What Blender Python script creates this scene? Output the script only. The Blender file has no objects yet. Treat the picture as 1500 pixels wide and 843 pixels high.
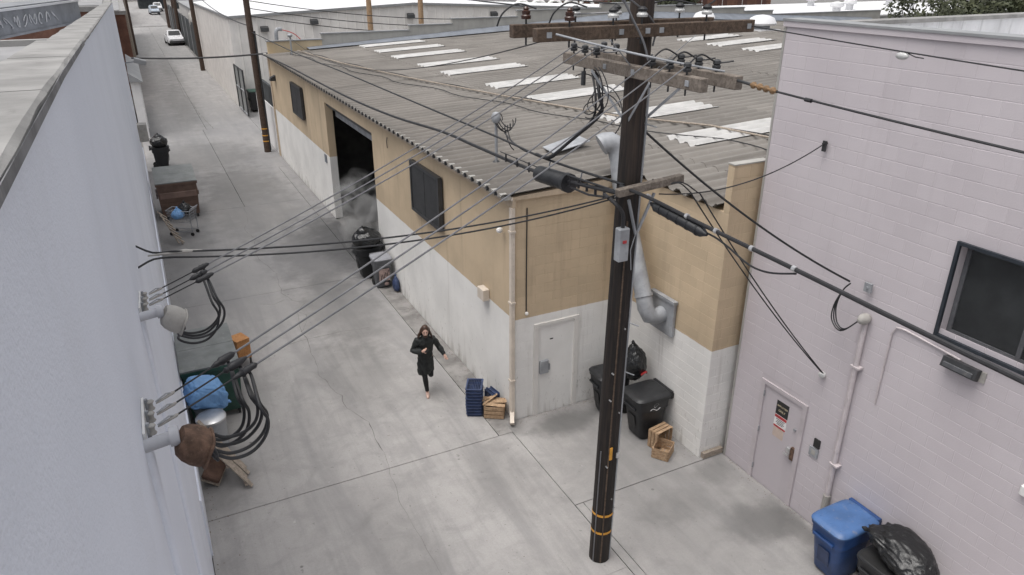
import bpy, bmesh, math, random
from mathutils import Vector, Matrix, Euler, noise as mnoise
R = math.radians
random.seed(7)
S = bpy.context.scene
COL = S.collection

# ---------------------------------------------------------------- camera, sky, sun, exposure
cam = bpy.data.cameras.new('camera'); camo = bpy.data.objects.new('camera', cam); COL.objects.link(camo)
cam.sensor_fit = 'HORIZONTAL'; cam.sensor_width = 36.0; cam.lens = 25.56
cam.clip_start = 0.05; cam.clip_end = 2000
camo.location = (0, 0, 9.0)
camo.rotation_euler = (R(90 - 23.97), 0, R(-26.65))
S.camera = camo

SUN_EL, SUN_AZ = 74.0, 262.0      # azimuth clockwise from +Y
w = bpy.data.worlds.new('World'); S.world = w; w.use_nodes = True
nt = w.node_tree; nt.nodes.clear()
sky = nt.nodes.new('ShaderNodeTexSky'); sky.sky_type = 'NISHITA'; sky.sun_disc = False
sky.sun_elevation = R(SUN_EL); sky.sun_rotation = R(SUN_AZ)
sky.air_density = 1.0; sky.dust_density = 6.0; sky.ozone_density = 1.0
hs = nt.nodes.new('ShaderNodeHueSaturation'); hs.inputs['Saturation'].default_value = 0.24
bg = nt.nodes.new('ShaderNodeBackground'); bg.inputs['Strength'].default_value = 0.15
wo = nt.nodes.new('ShaderNodeOutputWorld')
nt.links.new(sky.outputs[0], hs.inputs['Color']); nt.links.new(hs.outputs[0], bg.inputs['Color'])
nt.links.new(bg.outputs[0], wo.inputs['Surface'])

sl = bpy.data.lights.new('sun', 'SUN'); sl.energy = 0.9; sl.angle = R(50); sl.color = (1.0, 0.975, 0.945)
so = bpy.data.objects.new('sun', sl); COL.objects.link(so)
sd = Vector((math.sin(R(SUN_AZ)) * math.cos(R(SUN_EL)), math.cos(R(SUN_AZ)) * math.cos(R(SUN_EL)), math.sin(R(SUN_EL))))
so.rotation_euler = sd.to_track_quat('Z', 'Y').to_euler(); so.location = (0, 0, 40)

S.view_settings.view_transform = 'Standard'; S.view_settings.look = 'None'
S.view_settings.exposure = 0.38; S.view_settings.gamma = 1.0; S.view_settings.use_curve_mapping = False

# ---------------------------------------------------------------- materials
def col(c, a=1.0):
    return (c[0], c[1], c[2], a)
class N:
    """small node-tree writer"""
    def __init__(s, name):
        s.m = bpy.data.materials.new(name); s.m.use_nodes = True
        s.t = s.m.node_tree; s.t.nodes.clear()
        s.out = s.t.nodes.new('ShaderNodeOutputMaterial')
        s.b = s.t.nodes.new('ShaderNodeBsdfPrincipled')
        s.t.links.new(s.b.outputs[0], s.out.inputs['Surface'])
        s.geo = s.t.nodes.new('ShaderNodeNewGeometry')
    def n(s, typ, **kw):
        x = s.t.nodes.new(typ)
        for k, v in kw.items(): setattr(x, k, v)
        return x
    def put(s, sock, v):
        if isinstance(v, bpy.types.NodeSocket): s.t.links.new(v, sock)
        elif isinstance(v, (tuple, list)) and len(v) == 3 and sock.type == 'RGBA': sock.default_value = col(v)
        else: sock.default_value = v
    def pos(s, scale=(1, 1, 1)):
        if scale == (1, 1, 1): return s.geo.outputs['Position']
        v = s.n('ShaderNodeVectorMath', operation='MULTIPLY'); s.put(v.inputs[0], s.geo.outputs['Position']); v.inputs[1].default_value = scale
        return v.outputs[0]
    def noise(s, scale, stretch=(1, 1, 1), detail=5, rough=.55, dist=0.0):
        x = s.n('ShaderNodeTexNoise'); s.put(x.inputs['Vector'], s.pos(stretch))
        x.inputs['Scale'].default_value = scale; x.inputs['Detail'].default_value = detail
        x.inputs['Roughness'].default_value = rough; x.inputs['Distortion'].default_value = dist
        return x.outputs[0]
    def ramp(s, fac, a, b, lo=0.0, hi=1.0):
        x = s.n('ShaderNodeMapRange'); x.interpolation_type = 'SMOOTHSTEP'
        s.put(x.inputs[0], fac); x.inputs[1].default_value = a; x.inputs[2].default_value = b
        x.inputs[3].default_value = lo; x.inputs[4].default_value = hi
        return x.outputs[0]
    def mix(s, fac, a, b, mode='MIX'):
        x = s.n('ShaderNodeMix', data_type='RGBA', blend_type=mode)
        s.put(x.inputs[0], fac); s.put(x.inputs[6], a); s.put(x.inputs[7], b)
        return x.outputs[2]
    def math(s, op, a, b=0.0, c=None):
        x = s.n('ShaderNodeMath', operation=op); s.put(x.inputs[0], a); s.put(x.inputs[1], b)
        if c is not None: s.put(x.inputs[2], c)
        return x.outputs[0]
    def sep(s):
        x = s.n('ShaderNodeSeparateXYZ'); s.put(x.inputs[0], s.geo.outputs['Position']); return x.outputs
    def rnd(s):
        return s.n('ShaderNodeObjectInfo').outputs['Random']
    def bump(s, h, strength=.3, dist=.02):
        x = s.n('ShaderNodeBump'); x.inputs['Strength'].default_value = strength; x.inputs['Distance'].default_value = dist
        s.put(x.inputs['Height'], h); s.t.links.new(x.outputs[0], s.b.inputs['Normal'])
    def fin(s, color, rough=.8, metal=0.0, spec=None):
        s.put(s.b.inputs['Base Color'], color); s.put(s.b.inputs['Roughness'], rough); s.put(s.b.inputs['Metallic'], metal)
        if spec is not None: s.b.inputs['Specular IOR Level'].default_value = spec
        return s.m
def sc3(c, k): return tuple(min(1, x * k) for x in c)
def simple(name, c, rough=.75, var=.15, scale=3.0, bump=.15, bscale=60, metal=0.0, dirt=None, dirt_amt=.5, streak=0.0, rnd=0.0, spec=None):
    k = N(name)
    v = k.noise(scale, detail=6)
    cc = k.mix(k.ramp(v, .3, .7), sc3(c, 1 - var), sc3(c, 1 + var))
    if streak:
        st = k.noise(3.0, (3, 3, .18), detail=4)
        cc = k.mix(k.ramp(st, .5, .75, 0, streak), cc, sc3(c, .55))
    if dirt:
        d = k.noise(scale * 2.3 + .7, detail=8, rough=.65)
        cc = k.mix(k.ramp(d, .55, .72, 0, dirt_amt), cc, dirt)
    if rnd:
        rr = k.ramp(k.rnd(), 0, 1, 1 - rnd, 1 + rnd)
        x = k.n('ShaderNodeVectorMath', operation='SCALE'); k.put(x.inputs[0], cc); k.put(x.inputs['Scale'], rr); cc = x.outputs[0]
    if bump: k.bump(k.noise(bscale, detail=4), bump, .01)
    return k.fin(cc, rough, metal, spec)

M = {}
def ground_mat():
    k = N('concrete_alley')
    p = k.sep()
    big = k.noise(.35, detail=6, rough=.6)
    c = k.mix(k.ramp(big, .3, .7), (.372, .355, .342), (.445, .428, .412))
    mid = k.noise(1.7, detail=8, rough=.62, dist=.6)
    c = k.mix(k.ramp(mid, .42, .70, 0, .5), c, (.25, .243, .238))
    m2 = k.noise(5.2, detail=8, rough=.7, dist=.4)
    c = k.mix(k.ramp(m2, .5, .75, 0, .25), c, (.44, .425, .41))
    ln2 = k.noise(2.6, (1.6, .10, 1), detail=6, rough=.65, dist=.3)
    c = k.mix(k.ramp(ln2, .48, .7, 0, .35), c, (.235, .23, .226))
    sw = k.noise(2.2, (.35, 2.0, 1), detail=7, rough=.65, dist=.8)
    c = k.mix(k.ramp(sw, .5, .72, 0, .12), c, (.26, .255, .25))
    lane = k.noise(.9, (1.3, .16, 1), detail=5, rough=.6, dist=.5)
    c = k.mix(k.ramp(lane, .47, .66, 0, .55), c, (.215, .21, .21))
    fine = k.noise(26, detail=6, rough=.7)
    c = k.mix(k.ramp(fine, .3, .7, 0, .45), c, k.mix(.5, c, (.22, .21, .2)))
    spk = k.noise(9, detail=2)
    c = k.mix(k.ramp(spk, .70, .74, 0, .6), c, (.17, .165, .16))
    vo = k.n('ShaderNodeTexVoronoi'); k.put(vo.inputs['Vector'], k.pos()); vo.inputs['Scale'].default_value = 1.15
    c = k.mix(k.ramp(k.math('ADD', vo.outputs['Distance'], k.math('MULTIPLY', k.noise(40, detail=2), .03)), .038, .058, .75, 0), c, (.085, .08, .078))
    v2 = k.n('ShaderNodeTexVoronoi'); k.put(v2.inputs['Vector'], k.pos()); v2.inputs['Scale'].default_value = 3.3
    c = k.mix(k.ramp(v2.outputs['Distance'], .03, .06, .5, 0), c, (.13, .125, .12))
    grit = k.noise(120, detail=3, rough=.8); c = k.mix(k.ramp(grit, .35, .7, .0, .5), c, (.21, .205, .2))
    lt = k.noise(6.1, detail=3)
    c = k.mix(k.ramp(lt, .70, .76, 0, .5), c, (.52, .50, .48))
    wob = k.noise(1.3, detail=6, rough=.65)
    yy = k.math('ADD', p[1], k.math('MULTIPLY', k.math('SUBTRACT', k.noise(.22, detail=5, rough=.6), .5), 22.0))
    worn = k.math('MULTIPLY', k.ramp(yy, 12, 25), k.ramp(yy, 44, 64, 1, .45))
    worn = k.math('MULTIPLY', worn, k.ramp(k.noise(.8, (1, .25, 1), detail=6, rough=.6), .25, .65, .45, .95))
    c = k.mix(k.math('MULTIPLY', worn, .82), c, k.mix(k.ramp(mid, .35, .65), (.150, .150, .155), (.215, .213, .214)))
    def stain_tone(x, y, rx, ry, amt, colr):
        nonlocal c
        a = k.math('DIVIDE', k.math('SUBTRACT', p[0], x), rx); b = k.math('DIVIDE', k.math('SUBTRACT', p[1], y), ry)
        d = k.math('SQRT', k.math('ADD', k.math('MULTIPLY', a, a), k.math('MULTIPLY', b, b)))
        d = k.math('ADD', d, k.math('MULTIPLY', k.math('SUBTRACT', wob, .5), 1.25))
        c = k.mix(k.ramp(d, .35, 1.15, amt, 0), c, colr)
    dk = (.10, .098, .095)
    for a in [(5.5, 24.6, 1.3, 3.8, .85, (.045, .045, .046)), (4.5, 23.6, 2.0, 4.2, .6, (.075, .075, .078)), (3.4, 30.5, 2.6, 6.5, .48, dk), (4.0, 19.2, 1.4, 3.4, .5, dk),
              (3.5, 15.4, 1.2, 2.4, .35, dk), (6.95, 11.2, .95, .5, .75, dk), (8.5, 7.0, .9, .6, .75, dk), (8.6, 8.5, .5, .4, .45, dk), (8.9, 6.6, .35, .6, .5, dk),
              (7.4, 8.4, 2.2, 3.6, .36, (.16, .158, .155)), (2.4, 40, 3.2, 4.5, .55, dk), (3.2, 34, 2.4, 3.5, .45, dk), (2.6, 58, 1.2, 12, .55, dk), (2.8, 62, 3.4, 22, .30, (.16, .16, .16)), (2.6, 100, 4.5, 40, .40, (.15, .15, .15)), (2.9, 78, .9, 14, .45, dk), (0.0, 12.6, .9, 1.6, .4, dk), (0.3, 26, 1.2, 3, .4, dk),  # first ellipse: broad, only darkens the concrete tone across the notch floor
              (4.9, 10.4, .8, 1.6, .25, dk), (7.3, 8.0, .9, .5, .3, dk), (5.75, 11.6, .4, .4, .55, dk), (2.6, 9.2, .8, 1.7, .22, dk)]:
        stain_tone(*a)
    h = k.math('ADD', k.noise(30, detail=5), k.math('MULTIPLY', k.noise(3, detail=3), .6))
    k.bump(h, .35, .012)
    return k.fin(c, k.ramp(mid, .3, .7, .7, .9))
M['concrete'] = ground_mat()
M['gutter'] = simple('gutter_concrete', (.225, .215, .205), .9, .28, 2.2, .4, 30, dirt=(.07, .065, .06), dirt_amt=.6)
M['asphalt'] = simple('asphalt', (.17, .165, .16), .9, .2, .6, .3, 30)
M['crack'] = simple('crack_fill', (.13, .125, .118), .95, .3, 5, 0)

def paint2(name, top, low, zb, blocky=True):
    """tan paint above a white band; peeling and runs"""
    k = N(name); p = k.sep()
    e = k.math('ADD', p[2], k.math('MULTIPLY', k.math('SUBTRACT', k.noise(5, detail=3), .5), .03))
    big = k.noise(.8, detail=6)
    t = k.mix(k.ramp(big, .3, .7), sc3(top, .88), sc3(top, 1.08))
    st = k.noise(2.4, (2.2, 2.2, .14), detail=6, rough=.6)
    t = k.mix(k.ramp(st, .52, .76, 0, .34), t, (.27, .20, .14))
    run = k.noise(1.1, (1.6, 1.6, .05), detail=5, rough=.6); t = k.mix(k.ramp(run, .63, .74, 0, .35), t, (.19, .145, .11))
    t = k.mix(k.ramp(k.noise(7, detail=7, rough=.7), .62, .72, 0, .3), t, (.40, .31, .22))
    l = k.mix(k.ramp(big, .3, .7), sc3(low, .9), sc3(low, 1.05))
    chips = k.noise(11, (1, 1, .45), detail=8, rough=.72)
    low_fade = k.ramp(p[2], .05, 1.6, .055, 0)
    l = k.mix(k.ramp(k.math('ADD', chips, low_fade), .635, .70, 0, .55), l, (.33, .30, .27))
    l = k.mix(k.ramp(k.math('ADD', st, k.ramp(p[2], 0, .5, .16, 0)), .58, .8, 0, .5), l, (.32, .29, .25))
    c = k.mix(k.ramp(e, zb - .006, zb + .006), l, t)
    x = k.n('ShaderNodeVectorMath', operation='SCALE'); k.put(x.inputs[0], c); k.put(x.inputs['Scale'], k.ramp(k.rnd(), 0, 1, .965, 1.035)); c = x.outputs[0]
    k.bump(k.math('ADD', k.noise(45, detail=5), k.math('MULTIPLY', chips, .5)), .3, .01)
    return k.fin(c, .85)
M['tanwall'] = paint2('tan_and_white_paint', (.54, .425, .29), (.78, .765, .735), 2.4)
def pinkm():
    k = N('mauve_paint')
    big = k.noise(.7, detail=6); c = k.mix(k.ramp(big, .3, .7), (.50, .457, .476), (.545, .502, .52))
    st = k.noise(2.2, (2, 2, .15), detail=6); c = k.mix(k.ramp(st, .55, .8, 0, .3), c, (.42, .38, .395))
    sp = k.noise(8, detail=4); c = k.mix(k.ramp(sp, .68, .75, 0, .25), c, (.43, .39, .405))
    x = k.n('ShaderNodeVectorMath', operation='SCALE'); k.put(x.inputs[0], c); k.put(x.inputs['Scale'], k.ramp(k.rnd(), 0, 1, .97, 1.03)); c = x.outputs[0]
    k.bump(k.noise(50, detail=5), .25, .008); return k.fin(c, .8)
M['pink'] = pinkm()
def leftm():
    k = N('grey_render')
    big = k.noise(.5, detail=5); c = k.mix(k.ramp(big, .3, .7), (.735, .765, .84), (.78, .81, .885))
    st = k.noise(2.6, (2, 2, .12), detail=5); c = k.mix(k.ramp(st, .55, .85, 0, .22), c, (.66, .685, .745))
    pt = k.noise(1.3, detail=6, rough=.6, dist=.8); c = k.mix(k.ramp(pt, .52, .60, 0, .10), c, (.62, .63, .66))
    gr = k.noise(55, detail=4, rough=.75); c = k.mix(k.ramp(gr, .3, .7, 0, .10), c, (.55, .56, .6))
    k.bump(k.math('ADD', k.noise(70, detail=5), k.math('MULTIPLY', k.noise(2, detail=3), 1.5)), .45, .014); return k.fin(c, .85)
M['left'] = leftm()
M['roofdeck'] = simple('roof_membrane', (.25, .248, .25), .85, .16, 1.2, .3, 25, dirt=(.22, .21, .2), dirt_amt=.5)
M['coping'] = simple('coping_cement', (.245, .24, .232), .9, .22, 2.5, .5, 22, dirt=(.13, .125, .12), dirt_amt=.65)
M['copingedge'] = simple('coping_edge_metal', (.17, .17, .175), .7, .3, 4, .2, 30, dirt=(.32, .31, .3))
def roofm():
    k = N('weathered_corrugated_sheet'); p = k.sep()
    big = k.noise(.45, detail=6); c = k.mix(k.ramp(big, .3, .7), (.150, .138, .124), (.205, .190, .172))
    st = k.noise(1.0, (.16, 3, 1), detail=6, rough=.65); c = k.mix(k.ramp(st, .45, .72, 0, .6), c, (.105, .094, .083))
    c = k.mix(k.ramp(k.noise(5, detail=7, rough=.7), .55, .75, 0, .5), c, (.27, .255, .235))
    ev = k.ramp(p[0], 5.7, 9.5, .38, 0); c = k.mix(ev, c, (.13, .115, .10))
    x = k.n('ShaderNodeVectorMath', operation='SCALE'); k.put(x.inputs[0], c); k.put(x.inputs['Scale'], k.ramp(k.rnd(), 0, 1, .93, 1.06)); c = x.outputs[0]
    k.bump(k.noise(35, detail=5), .3, .01); return k.fin(c, .88)
M['roof'] = roofm()
M['skylight'] = simple('translucent_skylight', (.46, .452, .438), .5, .12, 2, .05, 30, dirt=(.42, .40, .37), dirt_amt=.5)
def woodpole():
    k = N('creosoted_pole')
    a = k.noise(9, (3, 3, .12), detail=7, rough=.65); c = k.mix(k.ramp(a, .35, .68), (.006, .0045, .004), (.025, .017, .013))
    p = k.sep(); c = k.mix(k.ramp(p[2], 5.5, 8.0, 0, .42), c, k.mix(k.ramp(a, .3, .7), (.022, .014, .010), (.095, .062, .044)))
    k.bump(a, .6, .02); return k.fin(c, .72)
M['pole'] = woodpole()
def armwood(name, c1, c2):
    k = N(name); a = k.noise(7, (2, 2, 2), detail=7, rough=.7, dist=1.2)
    c = k.mix(k.ramp(a, .3, .7), c1, c2); k.bump(a, .4, .01); return k.fin(c, .85)
M['arm'] = armwood('crossarm_brown', (.045, .030, .021), (.125, .086, .060))
M['armgrey'] = armwood('crossarm_weathered', (.10, .082, .066), (.225, .19, .16))
M['oldpole'] = armwood('old_brown_pole', (.035, .022, .016), (.095, .062, .045))
M['crate'] = armwood('crate_wood', (.26, .165, .095), (.46, .32, .20))
M['palewood'] = armwood('pale_grey_wood', (.22, .185, .15), (.40, .34, .28))
M['orangewood'] = armwood('orange_plank', (.36, .16, .055), (.50, .25, .10))
M['black'] = simple('black_cable', (.018, .018, .02), .55, .2, 8, .1)
M['greywire'] = simple('bare_aluminium_wire', (.17, .17, .178), .5, .15, 6, 0, metal=.4)
M['darkmetal'] = simple('dark_metal', (.035, .036, .038), .5, .2, 6, .1)
M['galv'] = simple('galvanised', (.30, .31, .325), .6, .22, 3, .2, 25, metal=.15, dirt=(.22, .22, .22))
M['steel'] = simple('bright_steel', (.6, .6, .6), .35, .1, 6, 0, metal=.8)
M['porcelain'] = simple('brown_porcelain', (.05, .022, .015), .25, .2, 9, 0)
M['whitepor'] = simple('white_porcelain', (.50, .50, .49), .3, .08, 9, 0)
M['ochrepor'] = simple('ochre_porcelain', (.21, .125, .06), .55, .2, 9, 0)
M['blackplastic'] = simple('black_plastic', (.017, .018, .020), .48, .25, 5, .12, 40, dirt=(.06, .058, .055), dirt_amt=.4)
M['greyplastic'] = simple('grey_plastic', (.095, .098, .105), .6, .2, 5, .1, 40, dirt=(.22, .2, .18), dirt_amt=.4)
M['greylid'] = simple('grey_plastic_lid', (.25, .255, .275), .55, .12, 5, .1, 40, dirt=(.15, .15, .15))
M['blueplastic'] = simple('blue_plastic', (.022, .062, .185), .42, .18, 4, .1, 40, dirt=(.05, .07, .12), dirt_amt=.5)
M['bluelid'] = simple('blue_lid_faded', (.062, .135, .30), .4, .15, 4, .1, 40, dirt=(.25, .24, .24), dirt_amt=.45)
M['bluecrate'] = simple('navy_crate', (.034, .052, .115), .5, .25, 6, .1, 40)
def bagm(name, c, r):
    k = N(name); k.bump(k.math('ADD', k.noise(9, detail=5, rough=.6, dist=1.5), k.math('MULTIPLY', k.noise(28, detail=3, dist=1), .3)), .35, .03)
    return k.fin(k.mix(k.noise(4), sc3(c, .75), sc3(c, 1.2)), r)
M['bag'] = bagm('black_bin_liner', (.012, .0125, .013), .26)
M['bluebag'] = bagm('blue_bin_liner', (.16, .33, .60), .45)
M['red'] = simple('red_tape', (.42, .03, .03), .5, .1, 8, 0)
M['brownmetal'] = simple('brown_dumpster_paint', (.125, .078, .058), .55, .22, 3, .15, 30, dirt=(.19, .13, .10), dirt_amt=.55)
M['brownband'] = simple('brown_dumpster_rib', (.19, .125, .10), .6, .15, 3, .15, 30)
M['lidgrey'] = simple('dumpster_lid_grey', (.17, .18, .175), .6, .15, 3, .15, 30, dirt=(.28, .28, .27), dirt_amt=.5)
M['greenmetal'] = simple('green_dumpster_paint', (.018, .062, .045), .5, .25, 3, .15, 30, dirt=(.055, .05, .04), dirt_amt=.5)
M['rust'] = simple('rusty_cap', (.115, .068, .046), .9, .4, 14, .6, 60, dirt=(.27, .19, .14), dirt_amt=.6)
M['greige'] = simple('greige_cap', (.36, .345, .32), .7, .15, 6, .15, 40, dirt=(.22, .2, .18))
M['wallpaintpipe'] = simple('painted_pipe_grey', (.46, .465, .49), .6, .1, 6, .1, 40)
M['pinkpipe'] = simple('painted_pipe_mauve', (.53, .48, .485), .6, .1, 6, .1, 40, dirt=(.3, .26, .25))
M['pinkdoor'] = simple('door_mauve', (.49, .445, .458), .55, .08, 1.5, .08, 30, dirt=(.28, .24, .23), dirt_amt=.3)
M['whitedoor'] = simple('door_white', (.66, .635, .60), .55, .06, 1.5, .08, 30, dirt=(.42, .39, .35), dirt_amt=.35)
M['white'] = simple('white_paint', (.74, .73, .71), .6, .06, 3, .08, 30, dirt=(.5, .48, .45), dirt_amt=.3)
M['creampipe'] = simple('cream_downspout', (.60, .53, .45), .55, .08, 4, .08, 30, dirt=(.35, .27, .2), dirt_amt=.4)
M['fascia'] = simple('tan_fascia', (.50, .40, .29), .7, .12, 3, .15, 30, dirt=(.25, .18, .12), dirt_amt=.5, streak=.3)
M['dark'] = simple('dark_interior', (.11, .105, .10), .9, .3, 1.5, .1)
M['glass'] = simple('dark_glass', (.012, .014, .015), .12, .3, 2, 0)
M['shutter'] = simple('dark_window_screen', (.030, .031, .033), .6, .2, 4, .2, 90)
M['screen'] = simple('insect_screen', (.028, .031, .032), .5, .3, 2, .1, 90)
M['frame'] = simple('blue_black_frame', (.022, .028, .036), .45, .2, 6, .1)
M['yellow'] = simple('yellow_band', (.62, .30, .04), .6, .15, 9, .1)
M['cream'] = simple('cream_label', (.72, .62, .42), .6, .08, 9, 0)
M['signblack'] = simple('sign_black', (.02, .02, .02), .5, .1, 9, 0)
M['signwhite'] = simple('sign_white', (.74, .73, .72), .5, .05, 9, 0)
M['signred'] = simple('sign_red', (.42, .045, .05), .5, .1, 9, 0)
M['paper'] = simple('sun_bleached_paper', (.52, .42, .36), .8, .06, 9, 0)
M['skin'] = simple('skin', (.58, .37, .29), .55, .08, 20, 0)
M['hair'] = simple('brown_hair', (.05, .024, .014), .5, .4, 30, .5, 60)
M['coat'] = simple('black_coat', (.016, .018, .0175), .75, .3, 9, .5, 25)
M['legging'] = simple('black_legging', (.009, .009, .010), .8, .3, 9, .2, 40)
M['shoe'] = simple('pale_pink_shoe', (.60, .42, .35), .55, .1, 9, 0)
M['siding'] = simple('beige_metal_siding', (.74, .715, .685), .55, .07, 1.2, .05, 20, streak=.16)
M['whiteroof'] = simple('white_roof', (.66, .66, .67), .6, .05, .5, .05, 10, dirt=(.6, .6, .6))
M['trim'] = simple('grey_trim', (.27, .275, .28), .6, .1, 2, 0)
M['parapettan'] = simple('parapet_tan', (.52, .42, .28), .85, .1, 1.5, .1, 25)
M['parapetgrey'] = simple('parapet_grey', (.36, .35, .325), .85, .1, 1.5, .1, 25, streak=.2)
M['bluegrey'] = simple('blue_grey_flashing', (.16, .175, .20), .6, .15, 2, .05)
M['brick'] = simple('red_brown_brick', (.17, .085, .06), .9, .25, 1.6, .3, 12, dirt=(.25, .15, .11))
M['whitepaintwall'] = simple('white_wall', (.70, .69, .68), .75, .07, 1, .1, 20, streak=.2)
M['streakwhite'] = simple('streaked_white_parapet', (.63, .63, .64), .8, .1, 1.5, .15, 25, streak=.8, dirt=(.36, .35, .33), dirt_amt=.4)
M['brownwin'] = simple('brown_window', (.10, .045, .035), .5, .1, 3, 0)
M['fencegrey'] = simple('fence_fabric', (.25, .26, .255), .7, .15, 6, .1)
M['fencedark'] = simple('dark_green_fence', (.035, .04, .042), .8, .25, 2, .1)
M['carwhite'] = simple('car_white', (.68, .68, .69), .25, .03, 3, 0)
M['carblue'] = simple('car_pale_blue', (.42, .48, .55), .25, .03, 3, 0)
M['tyre'] = simple('tyre_rubber', (.015, .015, .015), .8, .2, 9, 0)
M['tail'] = simple('tail_light', (.30, .02, .02), .3, .1, 9, 0)
def leafm():
    k = N('dark_foliage'); c = k.mix(k.ramp(k.noise(.8, detail=5), .3, .7), (.012, .021, .010), (.060, .072, .030))
    return k.fin(k.mix(k.rnd(), c, k.mix(.5, c, (.05, .05, .02))), .7)
M['leaf'] = leafm()
M['trunk'] = simple('pale_trunk', (.32, .31, .29), .85, .2, 6, .3, 30)
M['graffiti'] = simple('graffiti_paint', (.55, .55, .56), .7, .15, 12, 0)
M['pinkgraf'] = simple('peeling_sticker', (.40, .29, .26), .7, .25, 14, 0, dirt=(.12, .1, .1))
M['beam'] = simple('grey_steel_beam', (.215, .222, .235), .6, .18, 3, .15, 25, dirt=(.12, .12, .13), dirt_amt=.5)
M['fabricbrown'] = simple('brown_cushion', (.12, .07, .05), .9, .2, 9, .3, 60)

# ---------------------------------------------------------------- mesh builder
class MB:
    def __init__(s): s.v = []; s.f = []
    def add(s, vs, fs):
        o = len(s.v); s.v += [tuple(v) for v in vs]; s.f += [tuple(i + o for i in f) for f in fs]; return s
    def box(s, c, d, rot=None):
        x, y, z = d[0] / 2, d[1] / 2, d[2] / 2
        vs = [Vector(p) for p in ((-x, -y, -z), (x, -y, -z), (x, y, -z), (-x, y, -z), (-x, -y, z), (x, -y, z), (x, y, z), (-x, y, z))]
        if rot is not None:
            m = Euler(rot).to_matrix() if not isinstance(rot, Matrix) else rot
            vs = [m @ v for v in vs]
        c = Vector(c)
        return s.add([v + c for v in vs], [(0, 3, 2, 1), (4, 5, 6, 7), (0, 1, 5, 4), (1, 2, 6, 5), (2, 3, 7, 6), (3, 0, 4, 7)])
    def bb(s, a, b):
        return s.box([(a[i] + b[i]) / 2 for i in range(3)], [abs(b[i] - a[i]) for i in range(3)])
    def bar(s, a, b, wd, hg, roll=0.0):
        a, b = Vector(a), Vector(b); d = b - a
        m = d.to_track_quat('X', 'Z').to_matrix() @ Matrix.Rotation(roll, 3, 'X')
        return s.box((a + b) / 2, (d.length, wd, hg), m)
    def rings(s, rs, cap0=True, cap1=True):
        n = len(rs[0]); vs = [p for r in rs for p in r]; fs = []
        for i in range(len(rs) - 1):
            for j in range(n):
                fs.append((i * n + j, i * n + (j + 1) % n, (i + 1) * n + (j + 1) % n, (i + 1) * n + j))
        if cap0: fs.append(tuple(range(n - 1, -1, -1)))
        if cap1: fs.append(tuple(range((len(rs) - 1) * n, len(rs) * n)))
        return s.add(vs, fs)
    def tube(s, pts, r, n=6, cap=True):
        pts = [Vector(p) for p in pts]; rs = []
        up = None
        for i, p in enumerate(pts):
            d = (pts[min(i + 1, len(pts) - 1)] - pts[max(i - 1, 0)])
            if d.length < 1e-9: d = Vector((0, 0, 1))
            d.normalize()
            if up is None:
                up = Vector((0, 0, 1)) if abs(d.z) < .9 else Vector((1, 0, 0))
            u = d.cross(up)
            if u.length < 1e-4: u = d.cross(Vector((0, 1, 0)))
            u.normalize(); v2 = u.cross(d).normalized(); up = v2
            rr = r[i] if isinstance(r, (list, tuple)) else r
            rs.append([p + (u * math.cos(t) + v2 * math.sin(t)) * rr for t in (2 * math.pi * j / n for j in range(n))])
        return s.rings(rs, cap, cap)
    def cyl(s, a, b, r0, r1=None, n=12): return s.tube([a, b], [r0, r0 if r1 is None else r1], n)
    def lathe(s, prof, c=(0, 0, 0), n=12, m=None):
        rs = []
        for r, z in prof:
            ring = [Vector((r * math.cos(2 * math.pi * j / n), r * math.sin(2 * math.pi * j / n), z)) for j in range(n)]
            if m is not None: ring = [m @ q for q in ring]
            rs.append([q + Vector(c) for q in ring])
        return s.rings(rs)
    def prism(s, poly, d):
        n = len(poly); d = Vector(d); a = [Vector(p) for p in poly]
        return s.add(a + [p + d for p in a], [tuple(range(n - 1, -1, -1)), tuple(range(n, 2 * n))] + [(i, (i + 1) % n, n + (i + 1) % n, n + i) for i in range(n)])
    def ell(s, c, r, nu=12, nv=8, m=None):
        rs = []
        for i in range(1, nv):
            t = math.pi * i / nv
            ring = [Vector((r[0] * math.sin(t) * math.cos(2 * math.pi * j / nu), r[1] * math.sin(t) * math.sin(2 * math.pi * j / nu), -r[2] * math.cos(t))) for j in range(nu)]
            if m is not None: ring = [m @ q for q in ring]
            rs.append([q + Vector(c) for q in ring])
        return s.rings(rs)
    def mesh(s, name, mat, smooth=False, bevel=0):
        me = bpy.data.meshes.new(name); me.from_pydata(s.v, [], s.f)
        bm = bmesh.new(); bm.from_mesh(me)
        bmesh.ops.recalc_face_normals(bm, faces=bm.faces)
        if bevel: bmesh.ops.bevel(bm, geom=list(bm.edges), offset=bevel, segments=1, affect='EDGES', clamp_overlap=True)
        bm.to_mesh(me); bm.free()
        if mat: me.materials.append(M[mat] if isinstance(mat, str) else mat)
        if smooth:
            me.polygons.foreach_set('use_smooth', [True] * len(me.polygons))
            try: me.set_sharp_from_angle(angle=R(40))
            except Exception: pass
        return me
    def build(s, name, mat, parent=None, smooth=False, bevel=0, loc=None):
        return link(name, s.mesh(name, mat, smooth, bevel), parent, loc)
def link(name, data, parent=None, loc=None, rz=0):
    o = bpy.data.objects.new(name, data); COL.objects.link(o)
    if parent is not None: o.parent = parent
    if loc is not None: o.location = loc
    if rz: o.rotation_euler = (0, 0, rz)
    return o
def tag(o, label=None, cat=None, group=None, kind=None):
    if label: o['label'] = label
    if cat: o['category'] = cat
    if group: o['group'] = group
    if kind: o['kind'] = kind
    return o
def thing(name, label, cat, loc=(0, 0, 0), rz=0, group=None):
    return tag(link(name, None, None, loc, rz), label, cat, group)
def copy_tree(o, parent=None):
    c = o.copy(); COL.objects.link(c)
    if parent is not None: c.parent = parent
    for ch in list(o.children): copy_tree(ch, c)
    return c
def struct(o): return tag(o, kind='structure')
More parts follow.
